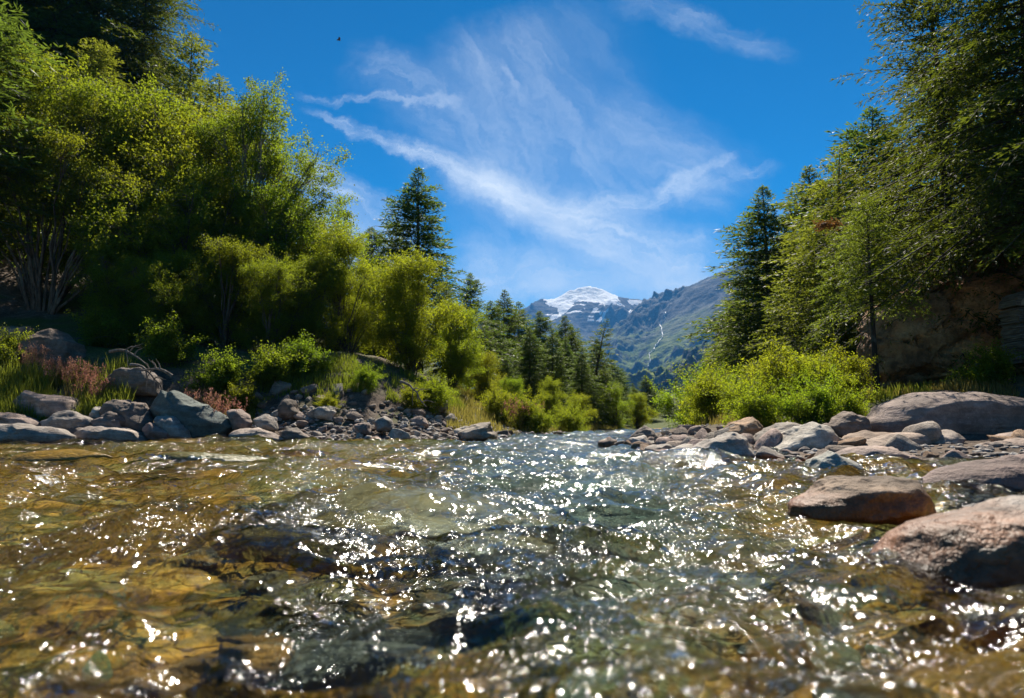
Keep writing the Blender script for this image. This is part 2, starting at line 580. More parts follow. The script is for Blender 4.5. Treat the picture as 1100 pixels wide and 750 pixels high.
def ground_material():
    m, t = mat('bank_and_bed')
    p = t.geo('Position')
    sp = t.n('ShaderNodeSeparateXYZ')
    t.put(sp.inputs[0], p)
    z = sp.outputs[2]
    n1 = t.noise(p, 0.5, 5, 0.6)
    n2 = t.noise(p, 3.0, 5, 0.65)
    n3 = t.noise(p, 22.0, 3, 0.6)
    dirt = t.ramp(n2, [(0.3, (0.045, 0.032, 0.024)), (0.5, (0.105, 0.075, 0.055)), (0.7, (0.17, 0.135, 0.105))])
    dirt = t.vm('SCALE', dirt, scale=t.ss(n3, 0.3, 0.7, 0.6, 1.4))
    green = t.ramp(n3, [(0.3, (0.035, 0.05, 0.012)), (0.55, (0.075, 0.095, 0.02)), (0.75, (0.14, 0.13, 0.045))])
    nsp = t.n('ShaderNodeSeparateXYZ')
    t.put(nsp.inputs[0], t.geo('True Normal'))
    g = t.m('MULTIPLY', t.m('MULTIPLY', t.ss(n1, 0.36, 0.52), t.ss(z, 0.25, 0.7)), t.ss(nsp.outputs[2], 0.80, 0.93))
    g = t.m('MAXIMUM', g, t.ss(sp.outputs[1], 30, 50))
    land = t.mix(g, dirt, green)
    # pebbles of the bed, browned by algae
    pw = t.vm('ADD', t.mapping(p, scale=(1, 0.8, 1)), t.vm('SCALE', t.noise(p, 4.0, 3, out='Color'), scale=0.25))
    pc = t.vor(pw, 5.5, 'F1', 'Color')
    sc_ = t.n('ShaderNodeSeparateXYZ')
    t.put(sc_.inputs[0], pc)
    peb = t.ramp(sc_.outputs[0], [(0.05, (0.035, 0.03, 0.018)), (0.3, (0.16, 0.105, 0.04)), (0.5, (0.11, 0.10, 0.06)), (0.68, (0.30, 0.20, 0.065)), (0.85, (0.20, 0.20, 0.15)), (0.97, (0.07, 0.05, 0.03))])
    edge = t.ss(t.vor(pw, 5.5, 'DISTANCE_TO_EDGE'), 0.0, 0.13)
    peb = t.mix(t.m('MULTIPLY_ADD', edge, 0.45, 0.55), (0.03, 0.022, 0.01), peb)
    mott = t.ramp(t.noise(t.mapping(p, scale=(1, 0.7, 1)), 3.2, 5, 0.65, 1.2), [(0.3, (0.05, 0.045, 0.025)), (0.45, (0.13, 0.11, 0.05)), (0.55, (0.25, 0.19, 0.08)), (0.68, (0.12, 0.13, 0.09))])
    peb = t.mix(0.6, peb, mott)
    big = t.ramp(t.noise(t.mapping(p, scale=(0.7, 1, 1)), 0.85, 4, 0.6, 0.9), [(0.32, (0.16, 0.16, 0.13)), (0.42, (0.62, 0.40, 0.15)), (0.49, (1.6, 1.15, 0.42)), (0.56, (0.55, 0.75, 0.62)), (0.62, (1.05, 1.15, 0.85)), (0.70, (0.40, 0.24, 0.10))])
    peb = t.vm('MULTIPLY', peb, big)
    peb = t.vm('MULTIPLY', t.vm('SCALE', peb, scale=2.9), (1.14, 0.98, 0.80))
    # reflected sky and water tint painted on channel bed, brown algae towards the edges
    chx = t.m('ABSOLUTE', t.m('SUBTRACT', sp.outputs[0], t.m('MULTIPLY_ADD', sp.outputs[1], 0.06, 0.15)))
    chw = t.m('DIVIDE', chx, t.m('MULTIPLY_ADD', sp.outputs[1], 0.13, 0.5))
    chan = t.m('MULTIPLY', t.ss(t.m('ADD', chw, t.m('SUBTRACT', n1, 0.5)), 0.5, 1.3, 1.0, 0.0), t.ss(sp.outputs[1], 2.0, 4.0))
    peb = t.mix(t.m('MULTIPLY', chan, 0.85), peb, t.vm('SCALE', t.mix(n2, (0.10, 0.17, 0.16), (0.26, 0.36, 0.33)), scale=t.ss(n3, 0.3, 0.7, 0.7, 1.25)))
    under = t.ss(t.m('ADD', z, t.m('MULTIPLY', t.m('SUBTRACT', n2, 0.5), 0.06)), -0.01, 0.05, 1.0, 0.0)
    c = t.mix(under, land, peb)
    h = t.m('ADD', t.m('MULTIPLY', n2, 0.5), t.m('MULTIPLY', n3, 0.3))
    h = t.m('ADD', h, t.m('MULTIPLY', t.m('MULTIPLY', edge, under), 0.6))
    t.out(t.pbsdf(c, 0.9, t.bump(h, 0.8, 0.08), 0.2))
    return m


M_GROUND = ground_material()


def water_material():
    m, t = mat('river_water')
    p = t.tc('Object')
    pw = t.vm('ADD', p, t.vm('SCALE', t.noise(p, 1.5, 3, out='Color'), scale=0.35))
    a = t.noise(t.mapping(pw, scale=(1.15, 0.6, 1), rot=(0, 0, -0.12)), 5.0, 4, 0.6, 0.4)
    b = t.noise(t.mapping(pw, scale=(1.2, 0.62, 1), rot=(0, 0, 0.2)), 16.0, 3, 0.6, 0.3)
    c = t.noise(t.mapping(pw, scale=(1.0, 0.9, 1), rot=(0, 0, -0.4)), 44.0, 2, 0.5)
    calm = t.m('MULTIPLY', t.ss(t.noise(t.mapping(p, scale=(1.5, 0.8, 1)), 0.9, 4, 0.6), 0.40, 0.60, 0.28, 1.06), t.m('SUBTRACT', 1.0, t.attr('calm')))
    h = t.m('ADD', t.m('MULTIPLY', a, 0.105), t.m('ADD', t.m('MULTIPLY', b, 0.046), t.m('MULTIPLY', c, 0.011)))
    nb = t.bump(h, calm, 1.0)
    fr = t.n('ShaderNodeFresnel')
    fr.inputs['IOR'].default_value = 1.333
    t.put(fr.inputs['Normal'], nb)
    tr = t.n('ShaderNodeBsdfTransparent')
    tr.inputs['Color'].default_value = (0.83, 0.93, 0.88, 1)
    rf = t.n('ShaderNodeBsdfRefraction')
    rf.inputs['IOR'].default_value = 1.2
    rf.inputs['Roughness'].default_value = 0.0
    rf.inputs['Color'].default_value = (0.83, 0.93, 0.88, 1)
    t.put(rf.inputs['Normal'], nb)
    gl = t.n('ShaderNodeBsdfGlossy')
    gl.inputs['Roughness'].default_value = 0.085
    t.put(gl.inputs['Normal'], nb)
    under = t.mixs(0.5, tr.outputs[0], rf.outputs[0])
    wsh = t.mixs(fr.outputs[0], under, gl.outputs[0])
    foam = t.attr('foam')
    fn = t.noise(t.mapping(pw, scale=(1, 1, 1)), 30.0, 6, 0.75)
    fm = t.ss(t.m('ADD', foam, t.m('MULTIPLY', t.m('SUBTRACT', fn, 0.5), 2.6)), 0.62, 1.1)
    fm = t.m('MULTIPLY', fm, t.ss(foam, 0.05, 0.25))
    fo = t.pbsdf((0.72, 0.76, 0.78), 0.4, nb, 0.5)
    t.out(t.mixs(t.m('MULTIPLY', fm, 0.6), wsh, fo))
    return m


M_WATER = water_material()


def leaf_material(name, dark, light, trans, tfac=0.42, rough=0.55, hue=0.025, spec=0.14):
    m, t = mat(name)
    r = t.geo('Random Per Island')
    orr = t.info('Random')
    c = t.mix(r, dark, light)
    hs = t.n('ShaderNodeHueSaturation')
    t.put(hs.inputs['Hue'], t.m('MULTIPLY_ADD', orr, hue * 2, 0.5 - hue))
    t.put(hs.inputs['Value'], t.m('MULTIPLY_ADD', orr, 0.4, 0.8))
    t.put(hs.inputs['Color'], c)
    hs2 = t.n('ShaderNodeHueSaturation')
    t.put(hs2.inputs['Hue'], t.m('MULTIPLY_ADD', orr, hue * 2, 0.5 - hue))
    t.put(hs2.inputs['Value'], t.m('MULTIPLY_ADD', r, 0.5, 0.7))
    hs2.inputs['Color'].default_value = (*trans, 1)
    tl = t.n('ShaderNodeBsdfTranslucent')
    t.put(tl.inputs['Color'], hs2.outputs[0])
    t.out(t.mixs(tfac, t.pbsdf(hs.outputs[0], rough, None, spec), tl.outputs[0]))
    return m


M_ALDER = leaf_material('alder_leaf', (0.020, 0.044, 0.006), (0.068, 0.098, 0.012), (0.35, 0.44, 0.02), 0.5)
M_WILLOW = leaf_material('willow_leaf', (0.035, 0.062, 0.006), (0.105, 0.14, 0.014), (0.42, 0.50, 0.02), 0.54)
M_BUSH = leaf_material('bush_leaf', (0.030, 0.060, 0.008), (0.09, 0.13, 0.015), (0.42, 0.52, 0.02), 0.54)
M_SPRUCE = leaf_material('spruce_needle', (0.016, 0.038, 0.012), (0.046, 0.076, 0.019), (0.20, 0.29, 0.03), 0.43, 0.5, 0.012)
M_LARCH = leaf_material('larch_needle', (0.020, 0.040, 0.009), (0.065, 0.095, 0.018), (0.32, 0.38, 0.03), 0.46, 0.5, 0.012)
M_SHADELARCH = leaf_material('shaded_larch_needle', (0.010, 0.022, 0.006), (0.040, 0.058, 0.012), (0.22, 0.26, 0.02), 0.36, 0.6, 0.012)  # larch needles with the shade of a backlit crown put into the colour
M_DEADNEEDLE = leaf_material('dead_needle', (0.16, 0.07, 0.02), (0.26, 0.13, 0.04), (0.4, 0.2, 0.05), 0.3, 0.6, 0.01)
M_GRASS = leaf_material('grass_blade', (0.06, 0.09, 0.012), (0.15, 0.17, 0.03), (0.38, 0.42, 0.04), 0.45, 0.5, 0.01)
M_DRYGRASS = leaf_material('dry_grass_blade', (0.11, 0.10, 0.025), (0.26, 0.22, 0.07), (0.45, 0.38, 0.08), 0.4, 0.6, 0.01)
M_PLUME = leaf_material('grass_plume', (0.30, 0.13, 0.09), (0.44, 0.25, 0.18), (0.5, 0.24, 0.15), 0.35, 0.7, 0.01)


def bark_material(name, dark, light):
    m, t = mat(name)
    v = t.tc('Object')
    n = t.noise(t.mapping(v, scale=(6, 6, 1.3)), 2.2, 5, 0.65)
    n2 = t.noise(v, 1.2, 3)
    c = t.mix(t.ss(n, 0.3, 0.7), dark, light)
    c = t.mix(t.ss(n2, 0.52, 0.68, 0, 0.5), c, (0.20, 0.20, 0.17))
    t.out(t.pbsdf(c, 0.9, t.bump(n, 0.8, 0.03), 0.2))
    return m


M_BARK = bark_material('bark', (0.045, 0.032, 0.024), (0.15, 0.115, 0.09))
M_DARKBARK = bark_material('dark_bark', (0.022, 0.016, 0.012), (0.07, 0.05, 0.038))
M_PALEBARK = bark_material('pale_bark', (0.09, 0.075, 0.06), (0.26, 0.22, 0.18))
M_DEADWOOD = bark_material('weathered_wood', (0.08, 0.065, 0.055), (0.24, 0.20, 0.17))

# ------------------------------------------------------------------ ground sheet
rows = np.concatenate([np.linspace(-14, 0.4, 30), np.geomspace(0.5, 60, 460), np.geomspace(61, 9000, 90)])
u = np.linspace(-1, 1, 520)
uu = np.sign(u) * np.abs(u) ** 1.25
GX = uu[None, :] * (np.maximum(rows, 0)[:, None] * 1.05 + 16)
GY = np.repeat(rows[:, None], len(u), 1)
GZ = ground_z(GX, GY)
gme = mesh('ground', np.stack([GX, GY, GZ], -1).reshape(-1, 3), grid_faces(len(rows), len(u)), M_GROUND)
tag(link('ground', gme), kind='structure', label='stony river bed and earthen banks of the mountain valley', cat='ground')

# ------------------------------------------------------------------ water
wr = np.concatenate([np.linspace(-10, 0.55, 40), np.geomspace(0.6, 42, 640)])
wu = np.linspace(-1, 1, 560)
WX = wu[None, :] * (np.maximum(wr, 0)[:, None] * 0.92 + 2.6)
WX = np.where(WX > 0, WX, WX * 1.06)
WY = np.repeat(wr[:, None], len(wu), 1)


def bump2(x, y, cx, cy, rx, ry, rot=0.0):
    c, s = math.cos(rot), math.sin(rot)
    a = ((x - cx) * c + (y - cy) * s) / rx
    b = (-(x - cx) * s + (y - cy) * c) / ry
    return np.exp(-(a * a + b * b))


def water_h(x, y):
    qx = x + 0.5 * (fbm(x * 0.5, y * 0.5, oct=2, seed=71) - 0.5)
    qy = y + 0.8 * (fbm(x * 0.4, y * 0.4, oct=2, seed=72) - 0.5)
    h = (fbm(qx * 0.55, qy * 0.85, oct=2, seed=40) - 0.5) * 0.27
    h = h + (fbm(qx * 1.7, qy * 2.3, oct=3, seed=41, ridged=True) - 0.6) * 0.19
    h = h + (fbm(qx * 5.2, qy * 6.3, oct=3, seed=42) - 0.5) * 0.062
    h = h + (fbm(qx * 15, qy * 18, oct=2, seed=43) - 0.5) * 0.014
    am = np.interp(y, [0, 1.0, 3, 8, 20, 40], [0.35, 0.75, 0.9, 1.0, 1.25, 1.3])
    h = h * am
    # water sliding over a sunken boulder, and the trough below it
    h = h + 0.085 * bump2(x, y, -0.50, 3.15, 0.55, 0.34) - 0.085 * bump2(x, y, -0.42, 2.62, 0.42, 0.13, 0.1)
    h = h + 0.05 * bump2(x, y, -1.75, 2.5, 0.9, 0.25, 0.2) + 0.045 * bump2(x, y, 0.1, 2.3, 0.5, 0.2)
    h = h + 0.05 * bump2(x, y, -5.0, 7.4, 1.4, 0.5) + 0.04 * bump2(x, y, -2.8, 7.6, 1.0, 0.4)
    return h


WZ = water_h(WX, WY)
# foam where the stream breaks: bands in plan, broken up by noise
fb = np.zeros_like(WX)
for (cx, cy, rx, ry, ro, s) in [(-3.0, 4.9, 2.2, 0.35, 0.05, 0.75), (-1.6, 2.95, 0.9, 0.25, 0.1, 0.7), (-0.75, 2.35, 0.9, 0.22, -0.1, 0.55), (-5.2, 6.6, 2.4, 0.3, 0.02, 0.8), (-1.6, 6.7, 1.6, 0.35, 0.05, 0.6),
                                 (-2.2, 2.3, 0.7, 0.5, 0.0, 0.5), (0.4, 2.3, 0.6, 0.2, 0, 0.45), (0.9, 19, 2.0, 2.5, 0, 0.6), (-1.5, 13.5, 3.0, 0.6, 0, 0.4)]:
    fb = np.maximum(fb, s * bump2(WX, WY, cx, cy, rx, ry, ro))
brk = fbm(WX * 2.6, WY * 3.2, oct=3, seed=77)
foam = np.clip(fb * sstep(brk, 0.30, 0.62) * 1.1, 0, 1)
wme = mesh('river', np.stack([WX, WY, WZ], -1).reshape(-1, 3), grid_faces(len(wr), len(wu)), M_WATER)
at = wme.attributes.new('foam', 'FLOAT', 'POINT')
at.data.foreach_set('value', foam.ravel().astype(np.float32))
cal = np.zeros_like(WX)
for (cx, cy, rx, ry, ro, s_) in [(-0.55, 3.25, 0.75, 0.42, 0.05, 0.85), (-1.9, 5.9, 1.6, 0.6, 0.0, 0.6), (-5.4, 8.3, 1.4, 0.5, 0, 0.7), (-3.5, 8.2, 1.4, 0.45, 0, 0.7), (-1.4, 1.55, 0.6, 0.25, 0.2, 0.5), (0.55, 3.6, 0.5, 0.3, 0, 0.5), (-3.6, 4.6, 2.2, 2.2, 0, 0.42), (-1.5, 1.8, 0.9, 0.6, 0, 0.45)]:
    cal = np.maximum(cal, s_ * bump2(WX, WY, cx, cy, rx, ry, ro))
at = wme.attributes.new('calm', 'FLOAT', 'POINT')
at.data.foreach_set('value', cal.ravel().astype(np.float32))
tag(link('river', wme), kind='structure', label='clear rushing mountain river with sun glints over a brown stony bed', cat='river')

# ------------------------------------------------------------------ mountains
RIDGES = [
    ([(200, 408, 5600), (400, 392, 5500), (500, 366, 5400), (545, 345, 5300), (565, 331, 5200), (575, 324, 5150), (583, 321, 5150), (600, 322, 5150), (613, 312, 5200), (630, 307, 5250), (648, 311, 5200), (663, 319, 5150), (690, 322, 5200), (716, 324, 5200), (745, 322, 5300)], 0.62),
    ([(716, 326, 5100), (735, 312, 4600), (755, 301, 4200), (775, 292, 3900), (795, 283, 3700), (830, 268, 3500), (900, 245, 3400), (1000, 225, 3300), (1150, 200, 3200)], 0.66),
    ([(675, 440, 2250), (700, 421, 2150), (735, 396, 2000), (770, 371, 1900), (820, 338, 1800), (900, 300, 1750), (1100, 250, 1700)], 0.50),
    ([(250, 385, 1500), (450, 420, 1700), (560, 445, 2000), (620, 452, 2300)], 0.5),
    ([(600, 335, 5000), (620, 380, 4200), (640, 425, 3500)], 0.6),
    ([(770, 300, 3850), (745, 350, 3300), (715, 395, 2900)], 0.62),
]


def snow_zone(x, y):
    return (y > 4780) & (x > 180) & (x < 900)


def mountain_h(x, y):
    best = np.full(x.shape, -400.0); near = np.full(x.shape, 1e9)
    wx = x + (fbm(x / 420, y / 420, oct=3, seed=91) - 0.5) * 300
    wy = y + (fbm(x / 420 + 9, y / 420, oct=3, seed=92) - 0.5) * 300
    for pts, slope in RIDGES:
        q = [P(*p) for p in pts]
        for a, b in zip(q[:-1], q[1:]):
            ab = b[:2] - a[:2]
            t = np.clip(((x - a[0]) * ab[0] + (y - a[1]) * ab[1]) / (ab @ ab), 0, 1)
            d = np.hypot(x - a[0] - t * ab[0], y - a[1] - t * ab[1])
            t2 = np.clip(((wx - a[0]) * ab[0] + (wy - a[1]) * ab[1]) / (ab @ ab), 0, 1)
            d2 = np.hypot(wx - a[0] - t2 * ab[0], wy - a[1] - t2 * ab[1])
            k = sstep(d, 40, 400)
            dm = d * (1 - k) + d2 * k
            zz = a[2] + (b[2] - a[2]) * (t * (1 - k) + t2 * k)
            h = zz - slope * dm + 0.00006 * dm * dm
            h = np.where(dm > 3000, -400, h)
            best = np.maximum(best, h)
            near = np.minimum(near, d)
    k = sstep(near, 0, 350)
    rg = fbm(x / 300, y / 300, oct=6, seed=95, gain=0.6, ridged=True) - 0.6
    best = best + rg * (16 + 250 * k * np.where(snow_zone(x, y), 0.35, 1.0))
    # rock benches across the faces
    st = 70.0
    ph = best / st + fbm(x / 600, y / 600, oct=3, seed=97) * 1.6
    fr = ph - np.floor(ph)
    best = best + (sstep(fr, 0.25, 0.75) - fr) * st * 0.34 * sstep(best, 120, 400) * sstep(near, 60, 500)
    best = best + (fbm(x / 45, y / 45, oct=3, seed=99) - 0.5) * 20
    return best


mr = np.geomspace(1250, 6800, 520)
mu = np.linspace(-0.42, 0.82, 760)
MX = mu[None, :] * mr[:, None]
MY = np.repeat(mr[:, None], len(mu), 1)
MZ = np.maximum(mountain_h(MX, MY), -30)
mpx, mpy = to_px(np.stack([MX, MY, MZ], -1))


def in_poly(x, y, poly):
    c = np.zeros(x.shape, bool)
    n = len(poly)
    for i in range(n):
        (x1, y1), (x2, y2) = poly[i], poly[(i + 1) % n]
        k = (y1 > y) != (y2 > y)
        if y1 != y2:
            c ^= k & (x < x1 + (y - y1) / (y2 - y1) * (x2 - x1))
    return c


SNOW = [(582, 324), (600, 319), (611, 309), (625, 304), (641, 305), (652, 310), (664, 318), (664, 327), (652, 328), (640, 325), (631, 326), (622, 323), (610, 329), (606, 336), (600, 340), (597, 331), (590, 328)]
jx = mpx + (fbm(MX / 120, MY / 120, oct=3, seed=12) - 0.5) * 9
jy = mpy + (fbm(MX / 120 + 5, MY / 120, oct=3, seed=13) - 0.5) * 7
snow = (in_poly(jx, jy, SNOW) & (MY > 4700)).astype(float)
patch = sstep(fbm(MX / 90, MY / 40, oct=4, seed=14), 0.60, 0.66) * ((MY > 4300) & (mpy > 318) & (mpy < 345) & (mpx > 585) & (mpx < 720))
snow = np.maximum(snow, patch)


def mountain_material():
    m, t = mat('mountain_side')
    p = t.geo('Position')
    sp = t.n('ShaderNodeSeparateXYZ')
    t.put(sp.inputs[0], p)
    nz = t.n('ShaderNodeSeparateXYZ')
    t.put(nz.inputs[0], t.geo('Normal'))
    n1 = t.noise(p, 0.004, 6, 0.62)
    n2 = t.noise(p, 0.02, 5, 0.65)
    strat = t.noise(t.mapping(p, scale=(0.3, 0.3, 4.0), rot=(0.05, 0.12, 0)), 0.006, 5, 0.6)
    rock = t.ramp(t.m('ADD', t.m('MULTIPLY', strat, 0.6), t.m('MULTIPLY', n2, 0.4)), [(0.36, (0.018, 0.024, 0.036)), (0.47, (0.045, 0.052, 0.062)), (0.56, (0.11, 0.112, 0.115)), (0.72, (0.27, 0.255, 0.24))])
    grass = t.mix(t.ss(n2, 0.35, 0.65), (0.035, 0.070, 0.016), (0.155, 0.19, 0.04))
    wood = t.mix(t.ss(t.noise(p, 0.09, 3), 0.35, 0.65), (0.010, 0.022, 0.012), (0.032, 0.052, 0.02))
    hgt = t.m('ADD', sp.outputs[2], t.m('MULTIPLY', t.m('SUBTRACT', n1, 0.5), 620))
    g = t.m('MULTIPLY', t.ss(hgt, 620, 280), t.ss(nz.outputs[2], 0.60, 0.78))
    c = t.mix(g, rock, grass)
    wd = t.m('MULTIPLY', t.attr('wood'), t.ss(t.noise(p, 0.012, 5, 0.7), 0.36, 0.46))
    c = t.mix(wd, c, wood)
    snw = t.attr('snow')
    c = t.mix(t.ss(snw, 0.35, 0.6), c, (0.84, 0.86, 0.88))
    t.out(t.pbsdf(c, 0.95, t.bump(t.m('ADD', n2, t.m('MULTIPLY', t.noise(p, 0.06, 4), 0.4)), 0.6, 22), 0.1))
    return m


mme = mesh('mountains', np.stack([MX, MY, MZ], -1).reshape(-1, 3), grid_faces(len(mr), len(mu)), mountain_material())
a_ = mme.attributes.new('snow', 'FLOAT', 'POINT')
a_.data.foreach_set('value', snow.ravel().astype(np.float32))
# woods on the lower hillside: below a sloping meadow edge
cq = np.interp(mpx, [675, 700, 735, 770, 820, 900, 1100], [452, 437, 414, 391, 362, 326, 280])
woodm = sstep(mpy - cq - 30 + (fbm(MX / 160, MY / 160, oct=4, seed=33) - 0.5) * 26, -4, 5) * (MY < 2450) * (MX > 0)
woodm = np.maximum(woodm, ((MY < 2600) & (MX < 120)).astype(float))
a_ = mme.attributes.new('wood', 'FLOAT', 'POINT')
a_.data.foreach_set('value', woodm.ravel().astype(np.float32))
mobj = tag(link('mountains', mme), kind='structure', label='hazy blue alpine mountains with a white snowfield on the peak', cat='mountain')
mbvh = BVHTree.FromPolygons([tuple(v) for v in np.stack([MX, MY, MZ], -1).reshape(-1, 3).tolist()], grid_faces(len(mr), len(mu)).tolist())

# white stream falling down the gully
m_fall, t_ = mat('falling_water')
pz = t_.geo('Position')
t_.out(t_.pbsdf(t_.mix(t_.ss(t_.noise(pz, 0.05, 4), 0.3, 0.7), (0.30, 0.32, 0.33), (0.62, 0.64, 0.65)), 0.6))
path = [(715, 336), (714, 343), (709, 349), (711, 356), (712, 362), (706, 369), (702, 376), (697, 381), (698, 389), (695, 397), (692, 404)]
pp = []
for (a, b), (c_, d_) in zip(path[:-1], path[1:]):
    for k in np.linspace(0, 1, 6, endpoint=False):
        x_, y_ = a + (c_ - a) * k + random.Random(a * 7 + k * 13).uniform(-0.7, 0.7), b + (d_ - b) * k
        uu_, vv_ = pdir(x_, y_)
        dv_ = Vector((uu_, 1, vv_)).normalized()
        hit = mbvh.ray_cast(Vector((0, 0, CAM_H)), dv_)
        if hit[0] is not None and hit[0].y > 2300:
            pp.append(np.array(hit[0]))
if len(pp) > 4:
    pp = np.array(pp)
    rg = np.random.default_rng(4)
    mbf = MB()
    segs = [[]]
    for k, q in enumerate(pp):
        if segs[-1] and abs(q[1] - segs[-1][-1][1]) > 260:
            segs.append([])
        segs[-1].append(q)
    for s_ in segs:
        if len(s_) < 2:
            continue
        s_ = np.array(s_)
        wv = rg.uniform(0.2, 4.0, len(s_))
        V_, F_ = tubes((s_ + np.array([0, -5, 2]))[None], wv[None] * 0.8, 6)
        mbf.add(V_, F_)
    if mbf.n:
        tag(link('waterfall', mbf.mesh('waterfall', m_fall)), 'thin white stream falling down the gully below the col', 'waterfall', kind='structure')

# ------------------------------------------------------------------ tree builders
def conifer(seed, H, RAD, nbr=260, tw=14, sp=9, slen=0.16, swid=0.05, droop=0.5, t0=0.12, power=0.85, bark=None, needle=None, gap=0.0, upturn=0.35, lean=0.0, side=None, jit=0.42):
    """returns (trunk mesh, crown mesh); crown = sprays of needles along side twigs"""
    g = np.random.default_rng(seed)
    bx, by = g.normal(0, 0.012 * H, 2)

    def axis(t):
        return np.stack([bx * np.sin(t * 3.0) + lean * H * t**1.5, by * np.sin(t * 2.2), H * t], -1)
    mb = MB()
    tt = np.linspace(0, 1, 16)
    r0 = 0.013 * H + 0.03
    pts = axis(tt); pts[0, 2] = -0.4
    V, F = tubes(pts[None], (r0 * (1 - tt)**1.15 + 0.005)[None], 9)
    mb.add(V, F)
    t = t0 + (1 - t0) * (np.arange(nbr) + g.uniform(0, 1, nbr)) / nbr
    t = np.clip(t0 + (1 - t0) * (1 - (1 - (np.arange(nbr) + g.uniform(0, 1, nbr)) / (nbr + 1)) ** 0.86), t0, 0.985)
    az = np.arange(nbr) * 2.39996 + g.normal(0, 0.35, nbr)
    rel = (1 - t) / (1 - t0)
    prof = np.where(rel > 0.8, 1.0 - (rel - 0.8) * 1.2, 1.0)
    L = (RAD * rel**power * g.uniform(0.62, 1.12, nbr) * prof + 0.10)
    L *= np.where(g.random(nbr) < gap, g.uniform(0.3, 0.6, nbr), 1)
    L *= 0.5 + 0.5 * sstep(rel, 0.0, 0.12)
    L *= 0.62 + 0.76 * vn(t * 9.0 + seed, az % 6.2832 * 0.9, seed=seed)
    if side is not None:
        L *= 1 + side[1] * np.cos(az - side[0])
    a = np.interp(t, [0, 0.5, 1], [-0.10, 0.08, 0.75]) + g.normal(0, 0.10, nbr)
    b = droop * np.interp(t, [0, 0.6, 1], [1.0, 0.8, 0.1])
    dirh = np.stack([np.cos(az), np.sin(az), 0 * az], -1)
    curl = g.normal(0, 0.20, nbr)
    perp = np.stack([-np.sin(az), np.cos(az), 0 * az], -1)
    base = axis(t)

    def bp(i, s):
        Li = L[i]
        return base[i] + dirh[i] * (Li * s)[..., None] + perp[i] * (Li * curl[i] * s * s)[..., None] + np.array([0, 0, 1.0]) * (Li * (a[i] * s - b[i] * s * s + upturn * b[i] * s**3))[..., None]
    s5 = np.linspace(0, 1, 6)
    I = np.repeat(np.arange(nbr)[:, None], 6, 1)
    BP = bp(I, np.repeat(s5[None], nbr, 0))
    BR = (0.0075 * L + 0.004)[:, None] * (1 - s5 * 0.85)[None]
    V, F = tubes(BP, BR, 4)
    mb.add(V, F)
    # twigs
    I = np.repeat(np.arange(nbr), tw)
    s = np.tile((np.arange(tw) + 0.5) / tw, nbr) + g.uniform(-0.4, 0.4, nbr * tw) / tw
    s = 0.10 + 0.90 * np.clip(s, 0, 1)
    sd_ = np.where(np.arange(nbr * tw) % 2 == 0, 1.0, -1.0)
    p0 = bp(I, s)
    tan = nrm(bp(I, np.minimum(s + 0.03, 1.03)) - bp(I, s - 0.03))
    sv = nrm(np.cross(tan, np.array([0, 0, 1.0]))) * sd_[:, None]
    ang = g.uniform(0.55, 1.15, len(I))
    td = nrm(tan * np.cos(ang)[:, None] + sv * np.sin(ang)[:, None] + np.array([0, 0, 1.0]) * g.normal(-0.16 * droop - 0.03, 0.2, len(I))[:, None])
    tl = L[I] * 0.42 * (1.02 - s)**0.65 * g.uniform(0.5, 1.15, len(I)) + slen * 0.4
    tl *= sstep(s, 0.0, 0.25)
    # sprays
    J = np.repeat(np.arange(len(I)), sp)
    uq = np.tile((np.arange(sp) + 0.5) / sp, len(I)) + g.uniform(-0.5, 0.5, len(J)) / sp
    keep = g.random(len(J)) < np.clip(tl[J] / (sp * slen * 0.30), 0.12, 1.0)
    J = J[keep]; uq = uq[keep]
    pos = p0[J] + td[J] * (tl[J] * uq)[:, None] + np.array([0, 0, 1.0]) * (-droop * 0.22 * tl[J] * uq * uq)[:, None]
    dd = nrm(td[J] + g.normal(0, jit, (len(J), 3)) + np.array([0, 0, 0.05]))
    sdv = nrm(np.cross(dd, nrm(g.normal(0, 1, (len(J), 3)) + np.array([0, 0, 0.9]))))
    small = np.clip(L[I][J] / 0.6, 0.5, 1.0)
    ln = slen * g.uniform(0.6, 1.3, len(J)) * small; wd = swid * g.uniform(0.6, 1.3, len(J)) * small**0.5
    V1, F1 = kites(pos, dd, sdv, ln, wd)
    # sprays on the branch axis
    nb2 = 8
    I2 = np.repeat(np.arange(nbr), nb2)
    s2 = g.uniform(0.25, 1.0, len(I2))
    p2 = bp(I2, s2)
    tn = nrm(bp(I2, s2 + 0.02) - bp(I2, s2 - 0.02))
    d2 = nrm(tn + g.normal(0, 0.5, (len(I2), 3)))
    sv2 = nrm(np.cross(d2, g.normal(0, 1, (len(I2), 3))))
    sm2 = np.clip(L[I2] / 0.7, 0.3, 1.0)
    V2, F2 = kites(p2, d2, sv2, slen * g.uniform(0.7, 1.3, len(I2)) * sm2, swid * g.uniform(0.7, 1.3, len(I2)) * sm2)
    # leader
    p3 = np.repeat(axis(np.array([0.985])), 26, 0) + np.stack([0 * np.arange(26), 0 * np.arange(26), np.linspace(-0.04 * H, 0.015 * H, 26)], -1)
    d3 = nrm(g.normal(0, 0.7, (26, 3)) + np.array([0, 0, 0.8]))
    V3, F3 = kites(p3, d3, nrm(np.cross(d3, g.normal(0, 1, (26, 3)))), slen * 0.45 * g.uniform(0.5, 1, 26), swid * 0.6 * g.uniform(0.6, 1, 26))
    mc = MB()
    mc.add(V1, F1); mc.add(V2, F2); mc.add(V3, F3)
    return mb.mesh('trunk', bark or M_BARK), mc.mesh('crown', needle or M_SPRUCE, False)


